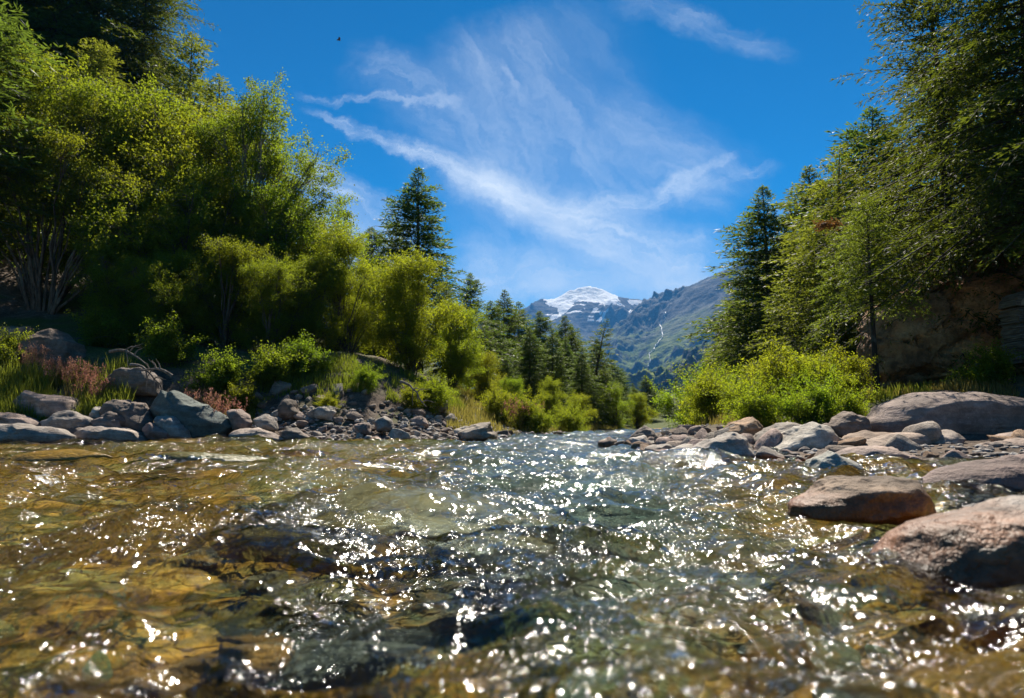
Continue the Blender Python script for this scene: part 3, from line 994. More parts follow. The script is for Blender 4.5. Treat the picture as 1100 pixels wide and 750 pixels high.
def broadleaf(seed, lobes, stems=((0, 0, 0, 0.10),), leaves=40, leaf=0.07, asp=0.62, mat_leaf=None, bark=None, spread=0.19, thresh=0.40, droop=0.15, nscale=1.1, upbias=0.7, shoots=0, slen=0.7):
    """lobes: (x,y,z, rx,ry,rz, clusters); stems: (x,y,z,radius) foot points"""
    g = np.random.default_rng(seed)
    mb = MB(); mc = MB()
    tw_p, tw_r = [], []
    lim_p, lim_r = [], []
    cl_all, cd_all = [], []
    stems = np.array(stems, float)
    for (lx, ly, lz, rx, ry, rz, nc) in lobes:
        c = np.array([lx, ly, lz])
        st = stems[np.argmin(np.hypot(stems[:, 0] - lx, stems[:, 1] - ly) + g.uniform(0, 0.6, len(stems)))]
        f = st[:3] + np.array([g.normal(0, 0.05), g.normal(0, 0.05), -0.3])
        q = np.linspace(0, 1, 9)[:, None]
        ctrl = f + (c - f) * np.array([0.25, 0.25, 0.62]) + g.normal(0, 0.12, 3) * max(rx, rz)
        cur = (1 - q)**2 * f + 2 * q * (1 - q) * ctrl + q**2 * (c + np.array([0, 0, rz * 0.4]))
        cur = cur + g.normal(0, 0.02, cur.shape) * np.linalg.norm(c - f) * 0.5 * np.sin(q * math.pi)
        lim_p.append(cur); lim_r.append(st[3] * g.uniform(0.4, 0.8) * (1 - q[:, 0] * 0.86))
        d = nrm(g.normal(0, 1, (nc * 3, 3)))
        rad = g.uniform(0.25, 1.0, nc * 3)**0.55
        bumpy = 0.72 + 0.5 * vn(d[:, 0] * 2.4 + seed, d[:, 1] * 2.4, d[:, 2] * 2.4, seed=seed + 3)
        cp = c + d * (rad * bumpy)[:, None] * np.array([rx, ry, rz])
        gapn = fbm(cp[:, 0] * nscale, cp[:, 1] * nscale, cp[:, 2] * nscale, oct=2, seed=seed + 11)
        cp = cp[gapn > thresh][:nc]
        k = len(cp)
        if k == 0:
            continue
        j = g.integers(6, 9, k)
        b0 = cur[j]
        mid = (b0 + cp) / 2 + np.array([0, 0, 1.0]) * (0.12 * np.linalg.norm(cp - b0, axis=1))[:, None]
        h_ = g.random(k) < 0.35
        kk = int(h_.sum())
        tw_p.append(np.stack([b0, mid, cp], 1)[h_])
        tw_r.append(np.stack([np.full(kk, 0.014), np.full(kk, 0.008), np.full(kk, 0.003)], 1) * (st[3] / 0.09)**0.5)
        cl_all.append(cp); cd_all.append(nrm(cp - mid))
    if shoots:
        L0 = np.array(lobes)[:, :6]
        i = g.integers(0, len(L0), shoots)
        d = nrm(g.normal(0, 1, (shoots, 3)) * np.array([1, 1, 0.6]) + np.array([0, 0, 0.55]))
        b0 = L0[i, :3] + d * L0[i, 3:6] * 0.3
        tip = b0 + d * (slen * g.uniform(0.5, 1.2, shoots))[:, None]
        tip[:, 2] -= 0.1 * slen * g.random(shoots)
        tw_p.append(np.stack([b0, (b0 + tip) / 2 + np.array([0, 0, 0.04]), tip], 1))
        tw_r.append(np.tile(np.array([0.009, 0.006, 0.003]), (shoots, 1)))
        for fr in (0.55, 0.72, 0.86, 1.0):
            cl_all.append(b0 + (tip - b0) * fr); cd_all.append(d)
    V, F = tubes(np.array(lim_p), np.array(lim_r), 7); mb.add(V, F)
    V, F = tubes(np.concatenate(tw_p), np.concatenate(tw_r), 3); mb.add(V, F)
    cl = np.concatenate(cl_all); cd = np.concatenate(cd_all)
    J = np.repeat(np.arange(len(cl)), leaves)
    sl = g.uniform(0.5, 1.5, len(cl))
    along = g.normal(0.1, 0.75, len(J)) * spread * sl[J]
    off = g.normal(0, 0.48, (len(J), 3)) * spread * sl[J][:, None]
    pos = cl[J] + cd[J] * along[:, None] + off
    pos[:, 2] -= droop * np.abs(along)
    d = nrm(g.normal(0, 1, (len(J), 3)) + cd[J] * 0.5 + np.array([0, 0, -0.25]))
    up = nrm(g.normal(0, 1, (len(J), 3)) + np.array([0, 0, upbias]))
    side = nrm(np.cross(d, up))
    ln = leaf * g.uniform(0.65, 1.25, len(J))
    V, F = kites(pos, d, side, ln, ln * asp * g.uniform(0.8, 1.15, len(J)), 0.06)
    mc.add(V, F)
    return mb.mesh('trunk', bark or M_BARK), mc.mesh('crown', mat_leaf or M_ALDER, False)


def plant_tree(name, meshes, x, y, rotz, scale, label, cat, group=None, z=None, sink=0.05, parts=('trunk', 'crown')):
    o = empty(name, (x, y, (gz(x, y) if z is None else z) - sink), rotz, scale)
    link(parts[0], meshes[0], o)
    link(parts[1], meshes[1], o)
    return tag(o, label, cat, group)


def split_lobes(lobes, k, f, seed):
    g = np.random.default_rng(seed)
    out = []
    for (x, y, z, rx, ry, rz, nc) in lobes:
        for _ in range(k):
            d = nrm(g.normal(0, 1, 3)) * g.uniform(0.45, 1.1)
            q = f * g.uniform(0.7, 1.25)
            out.append((x + d[0] * rx, y + d[1] * ry, z + d[2] * rz, rx * q, ry * q, rz * q, max(8, int(nc / k))))
    return out


def rand_lobes(seed, W, D, z0, z1, n, clusters, squash=0.8):
    return split_lobes(rand_lobes0(seed, W, D, z0, z1, n, clusters, squash), 3, 0.78, seed + 1)


def rand_lobes0(seed, W, D, z0, z1, n, clusters, squash=0.8):
    g = np.random.default_rng(seed)
    out = []
    for k in range(n):
        tz = (k + 0.5) / n
        prof = math.sin(math.pi * (0.16 + 0.76 * tz))
        a = g.uniform(0, 2 * math.pi); rr = 0.5 * math.sqrt(g.uniform(0, 1)) * prof
        r = g.uniform(0.20, 0.34) * W * (0.6 + 0.5 * prof)
        out.append((rr * W * math.cos(a), rr * D * math.sin(a), z0 + (z1 - z0) * tz, r, r * D / W, r * squash, clusters))
    return out


# ------------------------------------------------------------------ conifers
SPR = [conifer(101, 10, 3.0, 330, 17, 12, 0.18, 0.042, 0.5, 0.10, 0.95, gap=0.15), conifer(102, 10, 2.6, 300, 16, 12, 0.18, 0.042, 0.5, 0.10, 0.95, gap=0.25),
       conifer(103, 10, 3.2, 320, 17, 12, 0.19, 0.042, 0.6, 0.14, 0.92, gap=0.3)]
LAR = [conifer(111, 10, 2.8, 200, 16, 10, 0.15, 0.04, 0.55, 0.12, 0.85, needle=M_LARCH, gap=0.15), conifer(112, 10, 2.5, 190, 16, 10, 0.15, 0.04, 0.7, 0.10, 0.85, needle=M_LARCH, gap=0.2)]
BIG = conifer(121, 13.0, 3.9, 340, 26, 20, 0.125, 0.029, 0.85, 0.25, 0.62, bark=M_DARKBARK, needle=M_SHADELARCH, gap=0.25, side=(math.pi, 0.12), jit=0.36)
BIG2 = conifer(122, 12.0, 3.2, 320, 24, 17, 0.125, 0.029, 0.8, 0.10, 0.6, bark=M_DARKBARK, needle=M_SHADELARCH, gap=0.25, jit=0.36)
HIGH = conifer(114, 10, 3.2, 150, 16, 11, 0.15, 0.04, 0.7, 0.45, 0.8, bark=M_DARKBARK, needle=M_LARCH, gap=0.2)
BROKEN = conifer(131, 10, 1.7, 150, 12, 8, 0.17, 0.05, 0.7, 0.10, 0.75, gap=0.4, lean=0.10)


def conif(ms, H0, px, topy, Y, label, name='spruce_tree', cat='spruce', group=None, rot=None, wide=1.7, dz=None):
    top = P(px, topy, Y)
    x = top[0]
    zb = gz(x, Y) if dz is None else dz
    s = max(0.2, (top[2] - zb) / H0)
    return plant_tree(name, ms, x, Y, rot if rot is not None else (px * 1.7) % 6.28, (s * wide, s * wide, s), label, cat, group, z=zb)


G_L = 'conifers behind the left bank'
G_V = 'conifers down the valley on the left side of the stream'
G_R = 'conifers on the right valley side'
conif(SPR[0], 10, 453, 176, 34, 'tall open spruce rising alone above the yellow-green willows left of centre', group=G_L, wide=1.45)
conif(SPR[2], 10, 396, 243, 38, 'small dark spruce tip just left of the tallest central spruce', group=G_L, wide=1.72)
conif(SPR[2], 10, 503, 292, 36, 'spruce right beside the tallest central spruce, lower and rounder', group=G_L, wide=1.20)
conif(SPR[1], 10, 476, 300, 31, 'half hidden spruce between the tallest central spruce and its rounder neighbour', group=G_L, wide=1.35)
conif(LAR[0], 10, 425, 232, 36, 'thin spruce leaning out of the left flank of the tallest central spruce', group=G_L, wide=0.83)
conif(SPR[0], 10, 543, 311, 45, 'pointed dark spruce, first of the row that leads down the valley', group=G_V, wide=1.46)
conif(SPR[1], 10, 558, 322, 50, 'slim spruce tip directly right of the first spruce of the valley row', group=G_V)
conif(SPR[2], 10, 577, 333, 44, 'full spruce standing below the left foot of the snow peak', group=G_V, wide=1.46)
conif(SPR[0], 10, 603, 338, 52, 'narrow blue-green spruce directly below the left edge of the snowfield', group=G_V, wide=1.56)
conif(SPR[1], 10, 618, 352, 50, 'short spruce behind the ragged leaning spruce', group=G_V, wide=1.76)
conif(BROKEN, 10, 634, 340, 41, 'ragged spruce with a bent leaning top in front of the mountain', group=G_V, rot=0.2)
conif(SPR[2], 10, 642, 365, 46, 'dense dark spruce hugging the right side of the ragged leaning spruce', group=G_V, wide=1.37)
conif(SPR[0], 10, 655, 385, 54, 'low spruce stepping down right of the ragged leaning spruce', group=G_V, wide=1.76)
conif(SPR[1], 10, 670, 395, 62, 'slender small spruce before the isolated valley spruce', group=G_V, wide=1.76)
conif(SPR[0], 10, 692, 402, 68, 'small isolated spruce against the valley meadow, near the foot of the falls', group=G_V, wide=1.76)
conif(SPR[2], 10, 704, 416, 78, 'tiny spruce at the lower end of the valley row', group=G_V)
conif(SPR[1], 10, 735, 417, 60, 'dark little conifer at the mouth of the valley beside the right bushes', name='spruce_tree', group=G_R, wide=2.34)
conif(SPR[2], 10, 718, 424, 72, 'smallest conifer at the valley mouth, left of the dark little conifer', group=G_R, wide=2.15)
conif(SPR[0], 10, 822, 195, 30, 'tall slim spruce at the left edge of the right forest, pointing into the sky', group=G_R, wide=1.56)
conif(LAR[0], 10, 800, 288, 34, 'green larch tucked under the left flank of the tall right spruce', 'larch_tree', 'larch', G_R, wide=1.65)
conif(LAR[1], 10, 784, 335, 40, 'larch stepping down the slope left of the tall right spruce', 'larch_tree', 'larch', G_R, wide=1.76)
conif(SPR[2], 10, 768, 372, 48, 'lowest outer conifer of the right slope, in front of the forested hillside', group=G_R, wide=1.95)
conif(LAR[1], 10, 848, 242, 27, 'light green larch just right of the tall right spruce', 'larch_tree', 'larch', G_R, wide=1.76)
conif(LAR[0], 10, 876, 232, 22, 'bright larch with a bare dark lower trunk above the leafy bush', 'larch_tree', 'larch', G_R, wide=1.56)
conif(SPR[0], 10, 868, 180, 33, 'dark larch behind the bright larch with the bare trunk', 'larch_tree', 'larch', G_R, wide=1.56)
conif(LAR[1], 10, 905, 150, 24, 'larch filling the gap between the bright larch and the giant one', 'larch_tree', 'larch', G_R, wide=1.65)
conif(HIGH, 10, 930, 205, 14.6, 'young larch with a slim bare dark trunk in front of the cliff', 'larch_tree', 'larch', G_R, wide=1.0)
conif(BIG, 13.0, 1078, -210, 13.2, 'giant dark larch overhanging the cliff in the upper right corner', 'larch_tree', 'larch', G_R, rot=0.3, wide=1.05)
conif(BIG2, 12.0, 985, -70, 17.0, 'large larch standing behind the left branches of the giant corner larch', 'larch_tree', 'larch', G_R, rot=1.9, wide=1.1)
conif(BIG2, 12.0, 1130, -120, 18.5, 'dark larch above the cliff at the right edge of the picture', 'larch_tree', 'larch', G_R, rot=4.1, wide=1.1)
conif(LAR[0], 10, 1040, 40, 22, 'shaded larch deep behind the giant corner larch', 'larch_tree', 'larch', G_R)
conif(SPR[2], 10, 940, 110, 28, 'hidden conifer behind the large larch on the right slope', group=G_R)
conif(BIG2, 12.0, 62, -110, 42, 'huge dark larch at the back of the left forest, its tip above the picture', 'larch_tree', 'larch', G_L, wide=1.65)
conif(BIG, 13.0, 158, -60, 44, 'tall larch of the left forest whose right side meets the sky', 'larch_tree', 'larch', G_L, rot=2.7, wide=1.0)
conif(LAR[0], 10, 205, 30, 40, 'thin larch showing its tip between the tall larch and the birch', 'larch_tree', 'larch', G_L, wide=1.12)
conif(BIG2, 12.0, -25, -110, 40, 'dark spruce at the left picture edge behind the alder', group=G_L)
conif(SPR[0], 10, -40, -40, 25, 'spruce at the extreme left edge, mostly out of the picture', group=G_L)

for ms_, px_, ty_, Y_, w_, lab_ in [
    (SPR[0], 648, 402, 85, 1.3, 'far spruce showing between the low spruce and the slender small one'),
    (SPR[1], 680, 412, 92, 1.4, 'far conifer left of the isolated valley spruce'),
    (SPR[2], 699, 422, 110, 1.3, 'far conifer right below the isolated valley spruce'),
    (SPR[0], 711, 426, 120, 1.5, 'farthest conifer in the dip where the stream comes out of the valley'),
    (SPR[1], 726, 422, 100, 1.4, 'far conifer behind the smallest conifer of the valley mouth'),
    (SPR[2], 745, 412, 80, 1.4, 'far conifer on the right slope above the farthest small bush'),
    (SPR[0], 755, 395, 66, 1.4, 'conifer stepping up the right slope behind the lowest outer one')]:
    conif(ms_, 10, px_, ty_, Y_, lab_, group=G_V, wide=w_)
for ms_, px_, ty_, Y_, w_, lab_ in [
    (LAR[1], 815, 262, 38, 1.5, 'larch close behind the tall right spruce on its left'),
    (LAR[0], 838, 300, 25, 1.3, 'young larch below the tall right spruce, over the leafy bushes'),
    (LAR[1], 895, 255, 19.5, 1.2, 'larch with a dark slim trunk at the left edge of the cliff'),
    (LAR[0], 930, 200, 21, 1.3, 'larch standing above the left shoulder of the cliff'),
    (LAR[1], 860, 215, 38, 1.5, 'larch high on the right slope behind the light green one'),
    (LAR[0], 792, 318, 46, 1.6, 'larch on the outer right slope behind the stepping one')]:
    conif(ms_, 10, px_, ty_, Y_, lab_, 'larch_tree', 'larch', G_R, wide=w_)
for ms_, px_, ty_, Y_, w_, lab_ in [
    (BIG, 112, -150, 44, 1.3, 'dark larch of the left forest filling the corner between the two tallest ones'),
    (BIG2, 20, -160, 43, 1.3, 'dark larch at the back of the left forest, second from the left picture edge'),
    (LAR[0], 105, 40, 36, 1.6, 'larch behind the many-stemmed alder, between the two tallest left larches'),
    (LAR[1], 238, 80, 36, 1.6, 'larch rising just behind the top of the tall birch'),
    (LAR[0], 300, 170, 31, 1.5, 'larch behind the right flank of the tall birch'),
    (LAR[1], 345, 262, 30, 1.4, 'low larch behind the rounded bright willow')]:
    conif(ms_, 13.0 if ms_ is BIG else 12.0 if ms_ is BIG2 else 10, px_, ty_, Y_, lab_, 'larch_tree', 'larch', G_L, wide=w_)

for ms_, px_, ty_, Y_, w_, lab_ in [
    (SPR[2], 525, 322, 40, 1.5, 'spruce just left of the first pointed spruce of the valley row'),
    (SPR[1], 590, 352, 40, 1.5, 'dark spruce in front of the gap left of the narrow blue-green spruce'),
    (SPR[0], 566, 350, 38, 1.4, 'spruce in front of the second valley spruce, a little lower'),
    (SPR[1], 626, 372, 38, 1.5, 'young spruce at the foot of the ragged leaning spruce'),
    (SPR[2], 648, 392, 44, 1.5, 'bushy young spruce right of the ragged leaning spruce'),
    (SPR[0], 664, 405, 50, 1.6, 'young spruce by the stream left of the slender small one'),
    (SPR[2], 680, 415, 56, 1.6, 'lowest young spruce by the stream below the isolated one'),
    (SPR[1], 610, 362, 44, 1.5, 'spruce closing the row between narrow blue-green and ragged spruces')]:
    conif(ms_, 10, px_, ty_, Y_, lab_, group=G_V, wide=w_)

# ------------------------------------------------------------------ broadleaf trees of the left bank
def leafy(name, ms, px, Y, label, cat, group=None, rot=0.0, s=1.0, z=None, dzs=0.0):
    x = pdir(px, 400)[0] * Y
    return plant_tree(name, ms, x, Y, rot, s, label, cat, group, z=(gz(x, Y) if z is None else z) + dzs)


G_B = 'broadleaf trees along the left bank'
ald = [(-0.9, 0.2, 6.6, 1.5, 1.3, 1.2, 190), (0.6, -0.2, 5.9, 1.6, 1.4, 1.1, 190), (2.0, -0.3, 5.0, 1.5, 1.3, 1.0, 180), (3.2, -0.4, 3.9, 1.4, 1.2, 0.9, 170), (1.2, -0.8, 3.9, 1.3, 1.0, 0.8, 130),
       (-1.0, -0.7, 4.6, 1.3, 1.0, 0.9, 130), (3.6, -0.7, 2.6, 1.3, 1.0, 0.7, 150), (4.6, -0.5, 3.1, 1.2, 1.1, 0.8, 140), (-1.9, 0.0, 2.9, 1.0, 0.9, 0.9, 80), (0.2, 0.5, 7.6, 1.2, 1.1, 0.8, 120)]
ALD = broadleaf(201, split_lobes(ald, 3, 0.72, 5), [(0, 0, 0, 0.13), (0.25, 0.1, 0, 0.12), (-0.3, 0.15, 0, 0.11), (0.45, -0.1, 0, 0.10)], 44, 0.068, 0.66, M_ALDER, thresh=0.45, shoots=150, slen=0.9)
leafy('alder_tree', ALD, 38, 25.5, 'spreading many-stemmed alder with dark arching limbs at the left edge', 'alder', G_B, s=1.02)
bir = rand_lobes(211, 3.9, 3.4, 1.6, 7.3, 17, 85)
BIR = broadleaf(212, bir, [(0, 0, 0, 0.11)], 44, 0.064, 0.7, M_ALDER, M_PALEBARK, thresh=0.45, droop=0.5, shoots=120, slen=0.8)
leafy('birch_tree', BIR, 256, 28, 'tall birch with rounded crown against the sky, right end of the left forest', 'birch', G_B, s=1.25)
GEN = [broadleaf(221, rand_lobes(222, 4.2, 3.6, 0.9, 4.6, 12, 110), [(0, 0, 0, 0.09), (0.2, 0, 0, 0.08)], 44, 0.068, 0.6, M_ALDER, thresh=0.44, shoots=100, slen=0.8),
       broadleaf(223, rand_lobes(224, 3.3, 3.0, 0.5, 4.2, 12, 95), [(0, 0, 0, 0.06), (0.2, 0.1, 0, 0.06), (-0.2, 0, 0, 0.05)], 46, 0.072, 0.42, M_WILLOW, thresh=0.42, shoots=110, slen=0.9),
       broadleaf(225, rand_lobes(226, 3.0, 2.8, 0.3, 4.3, 13, 75), [(0, 0, 0, 0.05), (0.15, 0.1, 0, 0.05)], 44, 0.072, 0.5, M_WILLOW, thresh=0.46, shoots=110, slen=0.9)]
leafy('alder_tree', GEN[0], 200, 26.0, 'round green alder below the tall birch, hanging over the bank', 'alder', G_B, 0.7, 1.25)
leafy('alder_tree', GEN[0], 302, 27.0, 'light green alder between the birch and the rounded willow', 'alder', G_B, 3.1, 1.12)
leafy('alder_tree', GEN[0], 120, 29, 'alder in the dim background behind the arching limbs of the many-stemmed one', 'alder', G_B, 4.4, 1.7)
leafy('alder_tree', GEN[0], -25, 28, 'alder closing the left picture edge behind the many-stemmed one', 'alder', G_B, 5.2, 1.7)
leafy('alder_tree', GEN[0], 215, 31, 'alder behind the birch trunk in the left forest', 'alder', G_B, 1.2, 1.8)
leafy('willow_tree', GEN[1], 368, 24.5, 'rounded bright yellow-green willow overhanging the rubble bank', 'willow', G_B, 0.0, 0.92)
leafy('alder_tree', GEN[0], 118, 23.6, 'young alder in front of the dim background alder, above the shaded undergrowth', 'alder', G_B, 2.2, 0.66)
leafy('alder_tree', GEN[0], 180, 22.6, 'young alder leaning over the dead branches', 'alder', G_B, 1.5, 0.62)
leafy('alder_tree', GEN[0], 240, 23.0, 'young alder at the foot of the tall birch above the teal slab', 'alder', G_B, 5.0, 0.70)
leafy('alder_tree', GEN[0], 292, 22.4, 'young alder over the left end of the rubble strip', 'alder', G_B, 3.9, 0.60)
leafy('alder_tree', GEN[0], 328, 23.6, 'young alder touching the left side of the rounded bright willow', 'alder', G_B, 0.4, 0.66)
leafy('willow_tree', GEN[1], 335, 30, 'willow peeping over between the birch and the rounded bright willow', 'willow', G_B, 2.0, 1.0)
leafy('willow_tree', GEN[2], 440, 25.5, 'multi-stemmed willow in front of the tallest central spruce', 'willow', G_B, 0.3, 0.92)
leafy('willow_tree', GEN[1], 408, 30, 'taller willow between the rounded willow and the tallest central spruce', 'willow', G_B, 4.0, 0.84)
leafy('willow_tree', GEN[2], 485, 28, 'airy willow right of the multi-stemmed one, above the eroded bank', 'willow', G_B, 2.1, 0.72)
leafy('willow_tree', GEN[2], 520, 30, 'slim yellowish willow in front of the first valley spruces', 'willow', G_B, 3.7, 0.50)
leafy('willow_tree', GEN[2], 548, 30, 'low willow under the slim tip of the second valley spruce', 'willow', G_B, 1.1, 0.38)
leafy('willow_tree', GEN[1], 592, 32, 'bright willow beneath the full spruce at the foot of the snow peak', 'willow', G_B, 5.3, 0.46)
leafy('willow_tree', GEN[2], 622, 33, 'grey-green willow in front of the ragged leaning spruce', 'willow', G_B, 0.2, 0.38)
leafy('willow_tree', GEN[1], 662, 42, 'small round willow by the stream where the valley opens', 'willow', G_B, 0.9, 0.55)
leafy('willow_tree', GEN[2], 684, 50, 'yellowish willow at the stream beside the isolated valley spruce', 'willow', G_B, 2.9, 0.55)

# bushes
BSH = [broadleaf(301, rand_lobes(302, 1.6, 1.5, 0.15, 1.15, 9, 95, 0.7), [(0, 0, 0, 0.02), (0.15, 0, 0, 0.02), (-0.15, 0.1, 0, 0.02)], 26, 0.052, 0.6, M_BUSH, spread=0.12, thresh=0.43, nscale=2.2, shoots=60, slen=0.75),
       broadleaf(303, rand_lobes(304, 1.3, 1.2, 0.1, 1.4, 9, 80, 0.8), [(0, 0, 0, 0.02), (0.1, 0.1, 0, 0.02)], 26, 0.056, 0.62, M_BUSH, spread=0.12, thresh=0.45, nscale=2.2, shoots=60, slen=0.75),
       broadleaf(305, rand_lobes(306, 1.7, 1.3, 0.1, 0.9, 8, 75, 0.6), [(0, 0, 0, 0.02), (0.2, 0, 0, 0.02), (-0.2, 0.1, 0, 0.02)], 24, 0.064, 0.66, M_ALDER, spread=0.13, thresh=0.42, nscale=2.2, shoots=50, slen=0.7)]
PB = ('stem', 'foliage')


def bush(k, px, Y, s, label, group, rot=None, dzs=0.0):
    x = pdir(px, 430)[0] * Y
    return plant_tree('bush', BSH[k], x, Y, rot if rot is not None else px % 6.28, s, label, 'bush', group, z=gz(x, Y) + dzs, parts=PB)


GBR = 'bushes on the right bank'
GBL = 'bushes on the left bank'
bush(1, 842, 14.2, 0.84, 'tallest leafy bush on the right bank, with thin visible stems', GBR)
bush(0, 800, 15.5, 0.72, 'round yellow-green bush left of the tallest leafy bush', GBR)
bush(0, 884, 13.6, 0.72, 'leafy bush right of the tallest bush, touching the cliff foot', GBR)
bush(1, 905, 14.6, 0.74, 'bush with broad leaves against the cliff behind the right bank', GBR)
bush(0, 770, 18.0, 0.9, 'low bush on the meadow edge at the mouth of the valley', GBR)
bush(0, 748, 21.5, 1.05, 'farthest small bush of the right bank, beside the dark little conifer', GBR)
bush(0, 820, 12.4, 0.62, 'knee-high bush before the tallest leafy bush, behind the brown boulder', GBR)
bush(0, 868, 12.2, 0.6, 'knee-high bush behind the pale sloping boulder', GBR)
bush(1, 785, 19.5, 0.75, 'pale bush rising behind the round yellow-green one', GBR)
bush(0, 905, 11.9, 0.5, 'small bush beside the blocky stone at the left end of the great boulder', GBR)
bush(2, 1060, 13.4, 0.6, 'dark low plant under the cliff near the slate pillar', GBR)
bush(2, 232, 19.0, 0.8, 'broad-leaved dark bush hanging over the tilted teal slab', GBL, dzs=0.3)
bush(2, 180, 20.0, 0.85, 'shaded bush under the alder limbs above the dead branches', GBL, dzs=0.2)
bush(2, 288, 19.8, 0.85, 'leafy bush at the bank top right of the pink grass', GBL)
bush(2, 330, 20.6, 0.8, 'bush at the foot of the rounded bright willow', GBL)
bush(0, 395, 20.2, 0.5, 'small bush clinging to the eroded bank below the willows', GBL)
bush(0, 352, 18.9, 0.32, 'tuft of green leaves low in the rubble under the willow', GBL)
bush(0, 445, 20.6, 0.5, 'small yellow-green plant at the top of the eroded bank', GBL)
bush(0, 470, 21.4, 0.7, 'yellow-green plant spilling down the eroded bank edge', GBL)
bush(0, 560, 25.4, 0.85, 'green bush in the grass at the far bend of the stream', GBL)
bush(0, 578, 25.0, 0.6, 'darker bush just above the water at the far bend', GBL)
bush(1, 535, 25.5, 0.75, 'bush in the dry grass above the flat grey boulder', GBL)
bush(0, 612, 30, 0.8, 'round bush at the waterside under the grey-green willow', GBL)
bush(2, 8, 18.6, 0.7, 'dark shaded bush at the left edge above the grass', GBL)
bush(2, 110, 20.8, 0.9, 'shaded undergrowth bush behind the half buried boulder', GBL)
bush(2, 262, 18.7, 0.6, 'low dark bush directly right of the pink grass plumes', GBL)

# ------------------------------------------------------------------ rocks
_ico = {}


def ico(n):
    if n not in _ico:
        b = bmesh.new()
        bmesh.ops.create_icosphere(b, subdivisions=n, radius=1.0)
        V = np.array([v.co[:] for v in b.verts]); F = np.array([[v.index for v in f.verts] for f in b.faces])
        b.free()
        _ico[n] = (V, F)
    return _ico[n]


def facet(V, g, n, lo, hi, k=0.88):
    for _ in range(n):
        d = nrm(g.normal(0, 1, 3)); off = g.uniform(lo, hi)
        e = np.maximum(V @ d - off, 0)
        V = V - d * (e * k)[:, None]
    return V


def outline_rock(pts, Y, T, seed, sub=5, rough=1.0, sink=0.0, nf=7):
    """boulder whose silhouette from the river is the given outline; T = half depth in metres"""
    g = np.random.default_rng(seed)
    W = np.array([P(a, b, Y) for a, b in pts])
    xs, zs = W[:, 0], W[:, 2].copy()
    cx, cz = (xs.min() + xs.max()) / 2, (zs.min() + zs.max()) / 2
    dx, dz = xs - cx, zs - cz
    a = np.arctan2(dz, dx); r = np.hypot(dx, dz)
    # walk the polygon densely for a radius per direction
    tt = np.linspace(0, 1, 40, endpoint=False)
    ex = np.concatenate([dx[i] + (dx[(i + 1) % len(dx)] - dx[i]) * tt for i in range(len(dx))])
    ez = np.concatenate([dz[i] + (dz[(i + 1) % len(dz)] - dz[i]) * tt for i in range(len(dz))])
    ea = np.arctan2(ez, ex); er = np.hypot(ex, ez)
    ix = np.argsort(ea); ea, er = ea[ix], er[ix]
    V, F = ico(sub)
    V = facet(V, g, nf, 0.62, 0.9, 0.8)
    rho = np.hypot(V[:, 0], V[:, 2]); th = np.arctan2(V[:, 2], V[:, 0])
    Rr = np.interp(th, np.concatenate([ea - 2 * math.pi, ea, ea + 2 * math.pi]), np.tile(er, 3))
    rq = rho**0.78
    size = max(np.ptp(xs), np.ptp(zs))
    q = np.stack([np.cos(th) * rq * Rr, V[:, 1] * T, np.sin(th) * rq * Rr], -1)
    f = 2.2 / size
    nv = nrm(q + 1e-6)
    n1 = fbm(q[:, 0] * f + seed, q[:, 1] * f, q[:, 2] * f * 1.5, oct=5, seed=seed) - 0.5
    n2 = fbm(q[:, 0] * f * 1.3 + 40, q[:, 1] * f * 1.3 + seed, q[:, 2] * f * 3.0, oct=4, seed=seed + 7, ridged=True) - 0.55
    q = q + nv * ((n1 * 0.14 + n2 * 0.10) * rough * min(size, 2.5 * T + 0.2))[:, None]
    q[:, 2] -= sink
    return mesh('rock', q, F, M_ROCK), np.array([cx, Y, cz])


def add_rock(name, pts, Y, T, label, tint, cat='rock', wet=0.05, seed=None, sub=5, group=None, rough=1.0, nf=7):
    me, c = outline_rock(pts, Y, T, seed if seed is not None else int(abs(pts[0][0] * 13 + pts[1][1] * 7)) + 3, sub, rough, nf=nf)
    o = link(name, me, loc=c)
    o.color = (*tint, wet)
    return tag(o, label, cat, group)


GREY = (0.27, 0.25, 0.235); MAUVE = (0.27, 0.215, 0.195); BROWN = (0.26, 0.175, 0.115); PALE = (0.40, 0.38, 0.35); TEAL = (0.125, 0.155, 0.15); DARK = (0.14, 0.115, 0.10); PINK = (0.34, 0.265, 0.245)
GLB = 'boulders along the left water edge'
GRB = 'boulders along the right water edge'
# left bank
add_rock('boulder', [(-12, 418), (4, 419), (16, 425), (10, 436), (-12, 440)], 18.0, 0.45, 'brown boulder cut by the left picture edge, level with the grass', MAUVE, 'boulder', group=GLB)
add_rock('boulder', [(9, 434), (21, 424), (35, 421), (61, 424), (81, 428), (91, 439), (94, 450), (78, 455), (45, 458), (18, 452), (9, 444)], 17.3, 0.75, 'big flat-topped grey-mauve boulder in front of the green grass', MAUVE, 'boulder', group=GLB)
add_rock('boulder', [(44, 452), (62, 446), (80, 443), (95, 449), (101, 456), (96, 464), (70, 468), (48, 462)], 16.5, 0.4, 'cracked lump leaning under the flat-topped boulder', GREY, 'boulder', group=GLB)
add_rock('boulder', [(-10, 443), (15, 444), (33, 450), (44, 457), (42, 463), (15, 465), (-10, 460)], 16.2, 0.4, 'wedge-shaped slab below the flat-topped boulder at the left edge', MAUVE, 'boulder', group=GLB)
add_rock('boulder', [(-14, 455), (24, 457), (60, 461), (76, 468), (68, 480), (-14, 482)], 15.4, 0.5, 'long low slab lying in the water at the left edge', GREY, 'boulder', group=GLB)
add_rock('boulder', [(111, 441), (118, 432), (132, 427), (151, 433), (160, 441), (164, 458), (160, 466), (130, 466), (113, 455)], 17.1, 0.5, 'dark rounded boulder just left of the tilted teal slab', (0.17, 0.14, 0.125), 'boulder', group=GLB)
